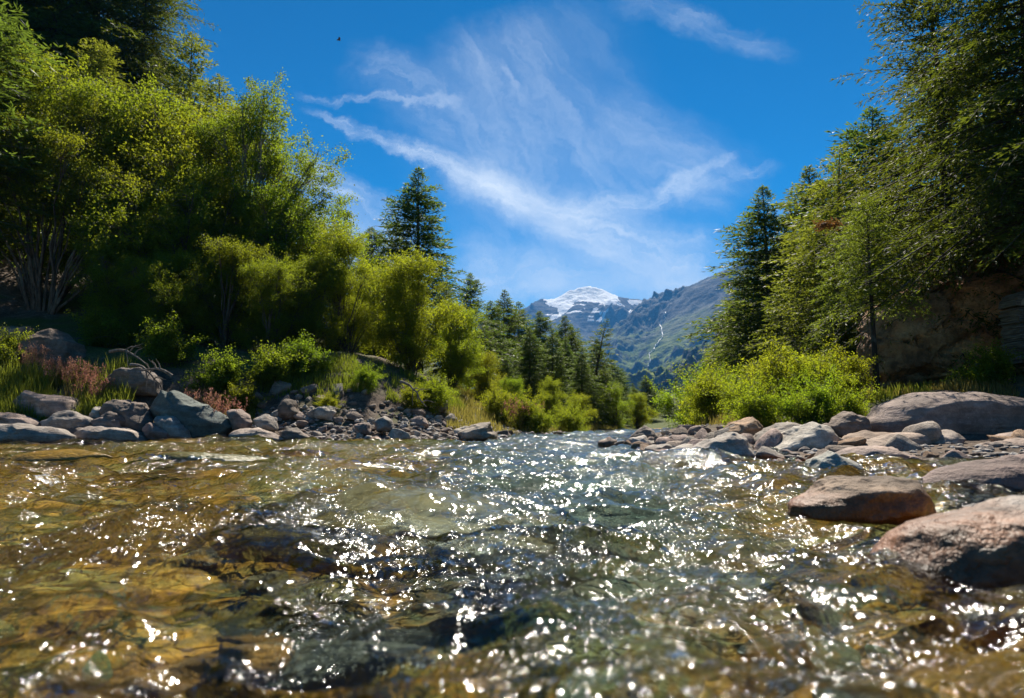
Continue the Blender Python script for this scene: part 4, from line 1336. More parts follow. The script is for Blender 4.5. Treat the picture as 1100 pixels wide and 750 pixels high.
add_rock('boulder', [(110, 447), (120, 441), (129, 445), (137, 452), (136, 460), (118, 460)], 16.6, 0.3, 'dark stone leaning on the front of the dark rounded boulder', (0.19, 0.155, 0.14), 'boulder', group=GLB, sub=4)
add_rock('boulder', [(76, 468), (88, 462), (104, 458), (132, 458), (154, 464), (160, 474), (150, 479), (78, 479)], 16.4, 0.55, 'pale flat slab at the water before the dark rounded boulder', (0.34, 0.30, 0.275), 'boulder', group=GLB)
add_rock('rock', [(100, 451), (113, 447), (128, 451), (131, 461), (104, 461)], 16.5, 0.28, 'small mauve stone above the pale flat slab', MAUVE, group=GLB, sub=4)
add_rock('rock', [(96, 447), (105, 437), (114, 437), (113, 452), (99, 454)], 17.0, 0.28, 'small pale stone wedged right of the flat-topped boulder', PALE, group=GLB, sub=4)
add_rock('rock', [(70, 462), (85, 459), (96, 461), (92, 470), (74, 470)], 16.3, 0.25, 'small dark stone between the lump and the pale flat slab', DARK, group=GLB, sub=4)
add_rock('boulder', [(154, 461), (163, 452), (175, 458), (187, 467), (184, 476), (164, 476)], 16.6, 0.3, 'purplish stone leaning at the left foot of the tilted teal slab', (0.24, 0.18, 0.17), 'boulder', group=GLB, sub=4)
add_rock('boulder', [(155, 440), (163, 428), (173, 419), (180, 422), (188, 420), (203, 426), (222, 434), (236, 443), (248, 450), (259, 460), (248, 470), (222, 480), (200, 480), (180, 470), (163, 455)], 17.2, 0.42, 'large tilted teal-grey slab with a jagged sunlit upper edge', TEAL, 'boulder', group=GLB, rough=0.7, sub=6, seed=77)
add_rock('boulder', [(163, 447), (178, 445), (190, 452), (203, 463), (204, 476), (186, 472), (170, 458)], 16.75, 0.3, 'light grey lobe of rock leaning on the front of the teal slab', (0.30, 0.275, 0.26), 'boulder', group=GLB, sub=4)
add_rock('boulder', [(246, 441), (256, 438), (266, 444), (272, 454), (270, 466), (252, 464)], 17.3, 0.32, 'brownish stone standing at the right end of the teal slab', MAUVE, 'boulder', group=GLB, sub=4)
add_rock('boulder', [(246, 467), (256, 461), (276, 460), (292, 466), (304, 472), (298, 478), (248, 479)], 16.7, 0.35, 'flat pointed slab at the water right of the teal slab', (0.33, 0.28, 0.25), 'boulder', group=GLB)
add_rock('rock', [(272, 450), (282, 444), (296, 449), (300, 463), (280, 465)], 17.4, 0.3, 'rounded grey stone behind the flat pointed slab', GREY, group=GLB, sub=4)
add_rock('rock', [(300, 465), (308, 458), (320, 461), (335, 471), (330, 476), (304, 476)], 17.0, 0.28, 'dark leaning stone right of the flat pointed slab', (0.2, 0.175, 0.16), group=GLB, sub=4)
add_rock('rock', [(336, 438), (349, 435), (360, 442), (358, 452), (340, 450)], 18.6, 0.3, 'pale stone high in the rubble under the rounded willow', PALE, group=GLB, sub=4)
add_rock('rock', [(401, 453), (413, 447), (421, 451), (426, 463), (405, 466)], 18.0, 0.3, 'tilted grey block in the middle of the rubble bank', GREY, group=GLB, sub=4)
add_rock('boulder', [(298, 438), (307, 429), (317, 431), (322, 444), (316, 452), (302, 451)], 18.6, 0.35, 'dark upright boulder at the top of the rubble left of the pale stone', DARK, 'boulder', group=GLB, sub=4)
add_rock('rock', [(396, 472), (404, 468), (414, 475), (410, 481), (397, 481)], 16.6, 0.22, 'small dark wet stone standing in the water off the rubble bank', DARK, group=GLB, sub=4, wet=0.14)
add_rock('rock', [(380, 457), (388, 454), (396, 455), (400, 467), (383, 468)], 17.7, 0.25, 'rounded brownish stone left of the tilted grey block', MAUVE, group=GLB, sub=4)
add_rock('boulder', [(488, 464), (505, 457), (526, 454), (530, 462), (538, 467), (534, 476), (490, 476)], 19.2, 0.6, 'flat grey boulder at the far waterline below the eroded bank', (0.30, 0.27, 0.24), 'boulder', group=GLB)
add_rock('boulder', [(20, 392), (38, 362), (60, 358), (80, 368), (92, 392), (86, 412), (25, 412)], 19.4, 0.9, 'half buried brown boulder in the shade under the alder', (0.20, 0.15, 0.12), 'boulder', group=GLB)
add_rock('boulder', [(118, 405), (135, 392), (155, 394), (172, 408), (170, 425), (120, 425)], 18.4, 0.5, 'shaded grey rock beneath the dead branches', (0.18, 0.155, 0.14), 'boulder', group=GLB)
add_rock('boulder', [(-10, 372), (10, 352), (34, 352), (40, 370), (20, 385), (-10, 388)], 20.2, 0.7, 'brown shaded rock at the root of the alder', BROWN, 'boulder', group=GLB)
# right bank
add_rock('boulder', [(676, 469), (683, 462), (690, 458), (700, 462), (712, 472), (712, 482), (680, 482)], 14.2, 0.45, 'grey pointed boulder behind the white stone at the river bend', (0.23, 0.195, 0.175), 'boulder', group=GRB)
add_rock('boulder', [(668, 478), (678, 470), (691, 467), (698, 475), (697, 486), (670, 487)], 12.9, 0.3, 'whitish stone at the waterline of the river bend', (0.46, 0.43, 0.41), 'boulder', group=GRB, sub=4)
add_rock('rock', [(642, 475), (653, 469), (664, 472), (662, 483), (644, 484)], 13.6, 0.3, 'dark low stone at the tip of the right bank', DARK, group=GRB, sub=4)
add_rock('rock', [(693, 482), (702, 477), (719, 477), (725, 485), (720, 494), (697, 494)], 10.6, 0.28, 'rounded grey cobble in the water before the right bank', GREY, group=GRB, sub=4)
add_rock('rock', [(720, 464), (734, 460), (740, 467), (736, 476), (722, 476)], 14.4, 0.25, 'pale pinkish stone right of the grey pointed boulder', PINK, group=GRB, sub=4)
add_rock('rock', [(739, 462), (749, 462), (758, 467), (760, 477), (742, 475)], 13.6, 0.25, 'orange-brown stone left of the brown rounded boulder', (0.30, 0.165, 0.09), group=GRB, sub=4)
add_rock('boulder', [(772, 465), (786, 453), (805, 449), (817, 459), (816, 474), (780, 476)], 11.6, 0.45, 'warm brown rounded boulder in front of the right bushes', (0.32, 0.22, 0.145), 'boulder', group=GRB)
add_rock('boulder', [(808, 474), (823, 459), (845, 454), (862, 457), (866, 472), (850, 488), (812, 490)], 10.6, 0.5, 'grey boulder behind the pale sloping boulder', (0.24, 0.22, 0.20), 'boulder', group=GRB)
add_rock('boulder', [(816, 486), (835, 474), (852, 461), (868, 453), (884, 457), (893, 470), (892, 490), (822, 493)], 9.6, 0.5, 'pale grey sloping boulder in the middle of the right bank', (0.40, 0.385, 0.355), 'boulder', group=GRB)
add_rock('boulder', [(738, 486), (759, 473), (782, 464), (800, 470), (816, 489), (812, 498), (750, 499)], 9.0, 0.5, 'pale cracked boulder at the waterline, foremost on the left of the right bank', (0.37, 0.345, 0.325), 'boulder', group=GRB)
add_rock('boulder', [(890, 458), (900, 449), (911, 443), (925, 446), (932, 460), (926, 470), (896, 470)], 10.6, 0.4, 'blocky brown stone at the left end of the great boulder', (0.22, 0.175, 0.15), 'boulder', group=GRB)
add_rock('rock', [(880, 480), (909, 468), (936, 465), (960, 463), (966, 472), (930, 484), (890, 488)], 9.7, 0.3, 'flat brown slab before the great boulder', (0.28, 0.21, 0.165), group=GRB)
add_rock('rock', [(888, 486), (927, 475), (964, 465), (991, 465), (998, 474), (985, 490), (925, 493)], 9.0, 0.35, 'long brownish slab sloping up below the great boulder', (0.33, 0.265, 0.225), group=GRB)
add_rock('rock', [(988, 480), (1000, 466), (1018, 463), (1031, 471), (1026, 488), (995, 490)], 9.0, 0.3, 'rounded grey-brown stone right of the long brownish slab', (0.28, 0.24, 0.22), group=GRB, sub=4)
add_rock('rock', [(890, 490), (918, 481), (955, 480), (985, 488), (1003, 497), (985, 503), (905, 501)], 7.9, 0.35, 'flat mauve slab at the waterline below the long brownish slab', (0.31, 0.25, 0.23), group=GRB)
add_rock('boulder', [(930, 456), (950, 437), (980, 425), (1017, 421), (1040, 427), (1073, 427), (1100, 432), (1140, 440), (1150, 468), (1100, 482), (1000, 480), (940, 474)], 11.0, 0.9, 'great long grey-mauve boulder lying across the right bank under the cliff', (0.25, 0.20, 0.185), 'boulder', group=GRB, sub=6, rough=0.7)
add_rock('boulder', [(860, 508), (869, 491), (891, 485), (914, 495), (929, 508), (924, 520), (866, 522)], 5.6, 0.2, 'smooth grey-green stone standing in the shallow water', (0.36, 0.375, 0.355), 'boulder', group=GRB, wet=0.035, rough=0.6)
add_rock('boulder', [(842, 541), (878, 526), (909, 513), (959, 509), (986, 518), (1004, 540), (1000, 562), (918, 564), (845, 556)], 3.6, 0.24, 'wet golden-brown rock in the water between the grey-green stone and the foremost one', (0.24, 0.185, 0.14), 'boulder', group=GRB, wet=0.10, sub=6)
add_rock('boulder', [(984, 520), (1009, 505), (1055, 494), (1100, 486), (1150, 480), (1180, 500), (1170, 545), (1055, 550), (995, 542)], 4.6, 0.35, 'dark mauve smooth rock behind the foremost rock at the right edge', (0.22, 0.165, 0.155), 'boulder', group=GRB, wet=0.05, sub=6, rough=0.7)
add_rock('boulder', [(948, 615), (962, 598), (984, 580), (1006, 565), (1046, 556), (1085, 548), (1115, 544), (1190, 536), (1245, 570), (1230, 660), (1100, 662), (1010, 650), (955, 632)], 2.3, 0.27, 'foremost pale pinkish rock with a dark wet red-brown foot at the right edge', (0.255, 0.235, 0.222), 'boulder', group=GRB, wet=0.17, sub=6, seed=23, nf=2, rough=0.8)
add_rock('rock', [(1040, 486), (1060, 475), (1095, 471), (1115, 480), (1110, 492), (1048, 494)], 8.4, 0.3, 'flat brown slab at the right edge below the great boulder', (0.27, 0.215, 0.19), group=GRB)
add_rock('rock', [(1068, 470), (1085, 464), (1112, 462), (1118, 474), (1078, 478)], 9.2, 0.25, 'small slab at the right edge touching the foot of the great boulder', MAUVE, group=GRB, sub=4)
add_rock('rock', [(690, 496), (700, 489), (716, 491), (720, 500), (694, 502)], 9.2, 0.18, 'low wet stone just breaking the water before the rounded cobble', (0.3, 0.28, 0.26), group=GRB, sub=4, wet=0.05)

# generic stones, shared meshes
STONE = []
for k in range(9):
    g = np.random.default_rng(500 + k)
    V, F = ico(3)
    V = facet(V, g, 10, 0.5, 0.85, 0.9)
    nn = fbm(V[:, 0] * 1.8 + k, V[:, 1] * 1.8, V[:, 2] * 1.8, oct=4, seed=600 + k) - 0.5
    V = V * (1 + nn * 0.35)[:, None] * np.array([1.0, g.uniform(0.6, 0.95), g.uniform(0.42, 0.75)])
    STONE.append(mesh('stone', V, F, M_ROCK))


def stones(n, region, smin, smax, labels, group, seed, tints, dmin=-0.3, dmax=1.5, side='L', wet=0.05, zoff=0.15, name='stone', minsep=0.75):
    """scatter n single stones in a photo-x / distance-from-water strip"""
    g = np.random.default_rng(seed)
    x0, x1, y0, y1 = region
    done = []
    tries = 0
    while len(done) < n and tries < n * 60:
        tries += 1
        Y = g.uniform(y0, y1); px = g.uniform(x0, x1)
        x = pdir(px, 455)[0] * Y
        d, lf = river_d(np.array([x]), np.array([Y]))
        if not (dmin <= d[0] <= dmax) or (lf[0] != (side == 'L')):
            continue
        s = smin * (smax / smin) ** (g.random() ** 1.7)
        if any((x - a)**2 + (Y - b)**2 < (minsep * (s + c))**2 for a, b, c in done):
            continue
        done.append((x, Y, s))
        o = link(name, STONE[int(g.integers(0, 9))], loc=(x, Y, gz(x, Y) + s * zoff), rotz=g.uniform(0, 6.28), scale=(s * g.uniform(0.85, 1.3), s, s * g.uniform(0.8, 1.2)))
        o.rotation_euler = (g.normal(0, 0.3), g.normal(0, 0.3), g.uniform(0, 6.28))
        tc_ = np.array(tints[int(g.integers(0, len(tints)))]) * g.uniform(0.75, 1.25)
        o.color = (*[float(v) for v in tc_], wet)
        tag(o, labels, 'stone', group)
    return done


TS = [GREY, MAUVE, (0.33, 0.295, 0.265), (0.22, 0.18, 0.155), PALE]
stones(120, (258, 520, 16.4, 22), 0.11, 0.40, 'small angular stone in the rubble strip below the willows on the left bank', 'stones of the rubble strip on the left bank', 1, TS, -0.15, 2.7)
stones(26, (-10, 258, 14.5, 18.5), 0.10, 0.28, 'small stone filling the gaps between the boulders at the left water edge', 'stones between the left boulders', 2, TS, -0.25, 0.9)
stones(26, (480, 640, 18, 27), 0.10, 0.34, 'small dark stone along the far left waterline at the bend', 'stones at the far bend', 3, [GREY, DARK, (0.2, 0.17, 0.14)], -0.2, 1.2)
stones(70, (655, 1000, 7.5, 15), 0.07, 0.24, 'small stone among the boulders of the right bank', 'stones among the right boulders', 4, TS + [PINK, BROWN], -0.3, 1.9, 'R')
stones(34, (655, 1110, 8.5, 13.5), 0.2, 0.42, 'middle-sized rounded rock packed between the large boulders of the right bank', 'middle-sized rocks of the right bank', 9, TS + [PINK, BROWN], -0.1, 3.2, 'R', minsep=0.95)
stones(26, (880, 1110, 4.5, 10.5), 0.05, 0.16, 'small flat stone in the shallows below the great boulder on the right', 'stones in the right shallows', 5, TS + [PINK], -0.2, 1.6, 'R')

m_, t_ = mat('algae_rock')
v_ = t_.tc('Object')
ac = t_.vm('MULTIPLY', t_.info('Color'), t_.ramp(t_.noise(v_, 4, 6, 0.65), [(0.3, (0.35, 0.30, 0.22)), (0.5, (1.0, 0.95, 0.8)), (0.7, (1.5, 1.3, 0.9))]))
t_.out(t_.pbsdf(ac, 0.3, t_.bump(t_.noise(v_, 9, 5), 0.6, 0.05), 0.5))
ALGAE = []
for me in STONE:
    me = me.copy(); me.materials.clear(); me.materials.append(m_); ALGAE.append(me)

# sunken stones seen through the water
def sunken(px, py, Y, sx, sy, sz, tint, label, k=0, rot=0.0, top=-0.06, group='stones under the water'):
    x = pdir(px, py)[0] * Y
    o = link('sunken_stone', ALGAE[k], loc=(x, Y, top - sz * 0.5), rotz=rot, scale=(sx, sy, sz))
    o.color = (*tint, -9.0)
    return tag(o, label, 'stone', group)


sunken(78, 492, 8.4, 0.75, 0.4, 0.25, (0.23, 0.145, 0.02), 'golden mossy stone just breaking the surface at the left, before the long low slab', 0, 0.1, 0.13)
sunken(235, 492, 8.2, 0.9, 0.4, 0.25, (0.10, 0.095, 0.025), 'olive green stone just breaking the surface before the teal slab', 1, 0.2, 0.12)
sunken(415, 565, 3.25, 0.85, 0.5, 0.22, (0.24, 0.17, 0.05), 'broad sandy-golden boulder under smooth water left of centre', 2, 0.0, 0.0)
sunken(330, 555, 3.5, 0.55, 0.3, 0.2, (0.18, 0.10, 0.05), 'dark reddish boulder under the water left of the broad golden one', 3, 0.3, -0.02)
sunken(575, 590, 2.6, 0.35, 0.2, 0.15, (0.10, 0.09, 0.08), 'dark stone under the rushing water in the middle of the stream', 4, 0.5, -0.05)
sunken(300, 690, 1.75, 0.45, 0.3, 0.2, (0.07, 0.075, 0.06), 'dark grey-green boulder under the nearest water on the left', 5, 0.2, -0.08)
sunken(200, 680, 1.6, 0.30, 0.12, 0.12, (0.45, 0.22, 0.04), 'orange-brown stone under the nearest water at the lower left', 6, 0.6, -0.07)
sunken(620, 560, 3.3, 0.3, 0.25, 0.15, (0.42, 0.30, 0.10), 'ochre stone under the glittering water right of centre', 7, 0.0, -0.06)
sunken(1085, 655, 1.9, 0.16, 0.14, 0.10, (0.45, 0.28, 0.03), 'yellow-orange stone under the water below the foremost right rock', 8, 0.0, -0.03)
sunken(560, 483, 13, 0.5, 0.4, 0.2, (0.40, 0.25, 0.08), 'orange-brown stone just under the far ripples at the bend', 0, 1.0, -0.02)
gg = np.random.default_rng(88)
TB = [(0.30, 0.19, 0.06), (0.15, 0.10, 0.045), (0.20, 0.19, 0.12), (0.09, 0.08, 0.06), (0.36, 0.27, 0.13), (0.28, 0.28, 0.22)]
cnt = 0
while cnt < 85:
    Y = 1.0 * (11.0 / 1.0) ** gg.random()
    x = gg.uniform(-0.85, 0.7) * Y
    d, _ = river_d(np.array([x]), np.array([Y]))
    if d[0] > -0.3:
        continue
    s = gg.uniform(0.07, 0.20) * (0.7 + 0.09 * Y)
    o = link('sunken_stone', ALGAE[int(gg.integers(0, 9))], loc=(x, Y, min(gz(x, Y) + s * 0.2, -0.12 - s * 0.5)), scale=(s * 1.3, s, s * 0.7))
    o.rotation_euler = (gg.normal(0, 0.2), gg.normal(0, 0.2), gg.uniform(0, 6.28))
    o.color = (*[float(v * gg.uniform(0.7, 1.3)) for v in TB[int(gg.integers(0, 6))]], -9.0)
    tag(o, 'blurred brown cobble on the river bed under the running water', 'stone', 'cobbles on the river bed')
    cnt += 1

# gravel between the stones: uncountable
def gravel(name, n, region, smin, smax, dmin, dmax, side, seed, label):
    g = np.random.default_rng(seed)
    x0, x1, y0, y1 = region
    Y = g.uniform(y0, y1, n * 4); px = g.uniform(x0, x1, n * 4)
    x = (px - 550) / FPX * Y
    d, lf = river_d(x, Y)
    k = (d > dmin) & (d < dmax) & (lf == (side == 'L'))
    x, Y = x[k][:n], Y[k][:n]
    z = ground_z(x, Y)
    V0, F0 = ico(1)
    s = smin * (smax / smin) ** (g.random(len(x)) ** 1.6)
    V = V0[None] * (1 + g.uniform(-0.25, 0.25, (len(x), len(V0), 1))) * s[:, None, None] * np.stack([g.uniform(0.8, 1.4, len(x)), g.uniform(0.8, 1.3, len(x)), g.uniform(0.4, 0.8, len(x))], -1)[:, None]
    V = V + np.stack([x, Y, z + s * 0.15], -1)[:, None]
    F = F0[None] + (np.arange(len(x)) * len(V0))[:, None, None]
    o = link(name, mesh(name, V.reshape(-1, 3), F.reshape(-1, 3), M_GRAVEL, False))
    return tag(o, label, 'gravel', kind='stuff')


m_, t_ = mat('gravel_stone')
r_ = t_.geo('Random Per Island')
M_GRAVEL = m_
t_.out(t_.pbsdf(t_.vm('SCALE', t_.ramp(r_, [(0.0, (0.10, 0.08, 0.07)), (0.35, (0.22, 0.18, 0.155)), (0.7, (0.30, 0.27, 0.24)), (1.0, (0.42, 0.39, 0.36))]), scale=t_.ss(t_.noise(t_.geo('Position'), 25, 4), 0.3, 0.7, 0.7, 1.2)), 0.85, t_.bump(t_.noise(t_.geo('Position'), 40, 4), 0.6, 0.02)))
gravel('gravel', 2600, (240, 640, 15, 28), 0.025, 0.11, -0.1, 2.0, 'L', 21, 'loose gravel between the stones of the left bank')
gravel('gravel', 1500, (640, 1130, 3.5, 16), 0.015, 0.075, -0.2, 2.2, 'R', 22, 'loose gravel between the boulders of the right bank')

# ------------------------------------------------------------------ grass
def blades(x, y, z, h, wd, g, lean=0.35):
    n = len(x)
    base = np.stack([x, y, z], -1)
    a = g.uniform(0, 2 * math.pi, n)
    side = np.stack([np.cos(a), np.sin(a), 0 * a], -1)
    b = g.uniform(0, 2 * math.pi, n)
    dr = np.stack([np.cos(b), np.sin(b), 0 * b], -1) * (g.uniform(0.2, 1.0, n) * lean)[:, None]
    up = np.array([0, 0, 1.0])
    hh = h[:, None]; ww = wd[:, None]
    mid = base + up * hh * 0.55 + dr * hh * 0.35
    tip = base + up * hh * 0.97 + dr * hh
    V = np.stack([base - side * ww / 2, base + side * ww / 2, mid + side * ww * 0.4, mid - side * ww * 0.4, tip], 1).reshape(-1, 3)
    k = np.arange(n)[:, None] * 5
    return V, k + np.array([[0, 1, 2, 3]]), k + np.array([[3, 2, 4]])


def grass(name, n, region, dmin, dmax, side, hmin, hmax, m, seed, label, cover=0.45, wd=0.014, cat='grass'):
    g = np.random.default_rng(seed)
    x0, x1, y0, y1 = region
    Y = y0 * (y1 / y0) ** g.random(n * 5); px = g.uniform(x0, x1, n * 5)
    x = (px - 550) / FPX * Y
    d, lf = river_d(x, Y)
    k = (d > dmin + 0.5 * (vn(x * 1.3, Y * 1.3, seed=seed) - 0.5)) & (d < dmax) & (lf == (side == 'L')) & (fbm(x * 1.1, Y * 1.1, oct=3, seed=seed + 1) > cover)
    x, Y = x[k][:n], Y[k][:n]
    h = g.uniform(hmin, hmax, len(x)) * (0.5 + vn(x * 0.8, Y * 0.8, seed=seed + 2))
    V, Q, T = blades(x, Y, ground_z(x, Y) - 0.02, h, wd * (0.6 + Y * 0.045) * g.uniform(0.7, 1.3, len(x)), g)
    return tag(link(name, mesh(name, V, [Q, T], m, False)), label, cat, kind='stuff')


grass('grass', 9000, (-30, 140, 15.5, 19.5), 1.0, 2.9, 'L', 0.22, 0.6, M_GRASS, 31, 'fresh green grass on the left bank behind the boulders', 0.40)
grass('grass', 3500, (218, 275, 16.8, 19.5), 0.9, 2.4, 'L', 0.2, 0.45, M_GRASS, 32, 'yellow-green grass right of the teal slab', 0.36)
grass('grass', 9000, (480, 720, 19, 46), 0.9, 6.0, 'L', 0.12, 0.38, M_DRYGRASS, 33, 'yellowish grass along the far left bank at the bend', 0.42)
grass('grass', 26000, (690, 1130, 12.4, 34), 2.3, 9.0, 'R', 0.07, 0.26, M_DRYGRASS, 34, 'dry yellow-green meadow grass behind the right boulders', 0.45)
grass('grass', 9000, (690, 1000, 12.2, 34), 2.4, 9.0, 'R', 0.12, 0.36, M_GRASS, 35, 'green meadow grass below the right bushes', 0.47)
grass('grass', 5000, (280, 500, 17.5, 24), 2.4, 5.0, 'L', 0.15, 0.4, M_GRASS, 36, 'sparse grass on top of the eroded left bank', 0.46)


def plume_clump(seed, n, h):
    g = np.random.default_rng(seed)
    x, y = g.normal(0, 0.16, n), g.normal(0, 0.16, n)
    hh = h * g.uniform(0.6, 1.1, n)
    V, Q, T = blades(x, y, 0 * x - 0.03, hh, np.full(n, 0.012), g, 0.4)
    stem = mesh('stalks', V, [Q, T], M_DRYGRASS, False)
    tips = V.reshape(-1, 5, 3)[:, 4]
    J = np.repeat(np.arange(n), 16)
    pos = tips[J] + np.stack([g.normal(0, 0.014, len(J)), g.normal(0, 0.014, len(J)), g.uniform(-0.16, 0.06, len(J))], -1)
    d = nrm(g.normal(0, 0.6, (len(J), 3)) + np.array([0, 0, 1.0]))
    V2, F2 = kites(pos, d, nrm(np.cross(d, g.normal(0, 1, (len(J), 3)))), g.uniform(0.04, 0.08, len(J)), g.uniform(0.012, 0.025, len(J)))
    return stem, mesh('plumes', V2, F2, M_PLUME, False)


PL = [plume_clump(41, 46, 0.75), plume_clump(42, 40, 0.85)]


def plume(px, Y, s, label, k=0):
    x = pdir(px, 430)[0] * Y
    plant_tree('plume_grass', PL[k], x, Y, px % 6.28, s, label, 'plume grass', 'clumps of pink seeded grass', parts=('stalks', 'plumes'))


plume(62, 17.9, 1.08, 'pink seeded grass clump left of the others, over the green grass')
plume(78, 17.8, 1.14, 'pink seeded grass clump in the middle of the green grass', 1)
plume(92, 17.9, 1.14, 'tall pink seeded grass clump right of the middle one in the green grass')
plume(104, 17.6, 1.02, 'pink seeded grass clump at the right end of the green grass', 1)
plume(34, 18.0, 1.08, 'pink seeded grass clump at the far left before the shaded boulder', 1)
plume(212, 17.9, 1.14, 'pink seeded grass clump right above the peak of the teal slab')
plume(228, 17.7, 1.14, 'reddish seeded grass clump in the middle behind the teal slab', 1)
plume(244, 17.6, 1.14, 'reddish seeded grass clump behind the right end of the teal slab')
plume(552, 25, 1.3, 'pale pink grass plumes above the bushes at the far bend', 1)
plume(568, 26, 1.4, 'pale grass plumes right of the others at the far bend')

# ------------------------------------------------------------------ cliff, pillar, log, dead branches, bird
def cliff():
    pts = [(912, 430), (918, 380), (930, 345), (950, 325), (985, 308), (1010, 272), (1040, 225), (1100, 190), (1200, 150), (1330, 200), (1360, 440), (1100, 450)]
    Y = 17.0
    me, c = outline_rock(pts, Y, 1.9, 909, 7, 0.35)
    V = np.empty(len(me.vertices) * 3, np.float32); me.vertices.foreach_get('co', V); V = V.reshape(-1, 3).astype(float)
    # blocky joints: cellular steps
    n = nrm(V)
    cell = np.zeros(len(V)); bestd = np.full(len(V), 1e9); second = np.full(len(V), 1e9); g = np.random.default_rng(7)
    S = g.uniform([-4.6, -2.4, -3.4], [5.6, 1.2, 4.0], (130, 3)); hv = g.uniform(-0.42, 0.30, 130)
    w2 = V + 0.35 * np.stack([fbm(V[:, 0], V[:, 1], V[:, 2], seed=k) - 0.5 for k in (1, 2, 3)], -1)
    for s_, h_ in zip(S, hv):
        d = np.linalg.norm((w2 - s_) * np.array([1, 1, 1.5]), axis=1)
        k = d < bestd
        second = np.where(k, bestd, np.minimum(second, d))
        bestd[k] = d[k]; cell[k] = h_
    joint = np.exp(-(second - bestd) / 0.07)
    V = V + np.array([0, 0.30, 0]) * joint[:, None] + np.array([0, -1.0, 0.1]) * cell[:, None] + n * (0.25 * (fbm(V[:, 0] * 1.5, V[:, 1] * 1.5, V[:, 2] * 2.5, oct=5, seed=44, ridged=True) - 0.55))[:, None]
    me.vertices.foreach_set('co', V.astype(np.float32).ravel())
    a_ = me.attributes.new('block', 'FLOAT', 'POINT'); a_.data.foreach_set('value', (cell * 3.7 % 1.0).astype(np.float32))
    me.materials.clear(); me.materials.append(M_CLIFF)
    me.polygons.foreach_set('use_smooth', np.zeros(len(me.polygons), bool))
    me.update()
    tag(link('cliff', me, loc=c), 'dark brown overhanging rock cliff under the giant larch', 'cliff', kind='structure')


cliff()


def bx(mb, c, s, rot=0.0, g=None, jit=0.0):
    V = np.array([(x, y, z) for z in (-.5, .5) for y in (-.5, .5) for x in (-.5, .5)]) * np.array(s)
    if g is not None:
        V = V + g.normal(0, jit, V.shape)
    c_, s_ = math.cos(rot), math.sin(rot)
    V = V @ np.array([[c_, s_, 0], [-s_, c_, 0], [0, 0, 1]]) + np.array(c)
    mb.add(V, np.array([(0, 2, 3, 1), (4, 5, 7, 6), (0, 1, 5, 4), (2, 6, 7, 3), (0, 4, 6, 2), (1, 3, 7, 5)]))


pl = P(1103, 386, 14.0)
pil = empty('stone_pillar', (pl[0], 14.0, pl[2] - 0.1))
g = np.random.default_rng(3)
mb = MB()
for k in range(30):
    w_ = 0.62 if k > 2 else 0.7
    bx(mb, (g.normal(0, 0.015), g.normal(0, 0.015), 0.02 + k * 0.038), (w_ + g.uniform(-0.05, 0.05), 0.55 + g.uniform(-0.04, 0.04), 0.034), g.normal(0, 0.05), g, 0.006)
m_s, t_ = mat('slate_layers')
pq = t_.geo('Position')
t_.out(t_.pbsdf(t_.ramp(t_.noise(t_.mapping(pq, scale=(2, 2, 20)), 2, 4), [(0.3, (0.06, 0.052, 0.043)), (0.55, (0.15, 0.13, 0.105)), (0.75, (0.25, 0.22, 0.18))]), 0.85, t_.bump(t_.noise(pq, 30, 4), 0.6, 0.02)))
link('shaft', mb.mesh('shaft', m_s, False), pil)
# arched top of slate with a pale rounded plaque
mb = MB()
na = 14
for k in range(na):
    a0 = math.pi * (k + 0.5) / na
    V = np.array([(x, y, z) for z in (-.5, .5) for y in (-.5, .5) for x in (-.5, .5)]) * np.array([0.11, 0.5, 0.06]) + g.normal(0, 0.005, (8, 3))
    ca, sa = math.cos(a0), math.sin(a0)
    V = V @ np.array([[ca, 0, sa], [0, 1, 0], [-sa, 0, ca]]) + np.array([0.27 * ca, 0, 1.18 + 0.27 * sa])
    mb.add(V, np.array([(0, 2, 3, 1), (4, 5, 7, 6), (0, 1, 5, 4), (2, 6, 7, 3), (0, 4, 6, 2), (1, 3, 7, 5)]))
link('arch', mb.mesh('arch', m_s, False), pil)
ang = np.linspace(0, math.pi, 16)
ring = np.stack([0.215 * np.cos(ang), 0 * ang, 0.215 * np.sin(ang)], -1)
V = np.concatenate([ring + np.array([0, -0.21, 1.185]), ring + np.array([0, 0.2, 1.185])])
Fq = np.array([(i, i + 1, 17 + i, 16 + i) for i in range(15)] + [(15, 0, 16, 31)])
m_p, t_ = mat('pale_plaque_stone')
t_.out(t_.pbsdf(t_.mix(t_.noise(t_.geo('Position'), 12, 4), (0.30, 0.26, 0.19), (0.50, 0.44, 0.34)), 0.8))
pq_ = mesh('plaque', V, [Fq, np.arange(16)[None], np.arange(31, 15, -1)[None]], m_p, False)
link('plaque', pq_, pil)
tag(pil, 'narrow slate pillar with an arched top and pale rounded plaque at the cliff', 'pillar')

a, b = P(1048, 393, 13.4), P(1118, 380, 13.6)
q = np.linspace(0, 1, 8)[:, None]
mb = MB()
V, F = tubes((a * (1 - q) + b * q + np.random.default_rng(2).normal(0, 0.008, (8, 3)))[None], np.full((1, 8), 0.045), 9)
mb.add(V, F)
for e in (0, 7):
    mb.add(V.reshape(8, 9, 3)[e], np.arange(9)[None] if e else np.arange(8, -1, -1)[None])
tag(link('log', mb.mesh('log', M_DEADWOOD)), 'thin grey log lying on a slope below the slate pillar', 'log')


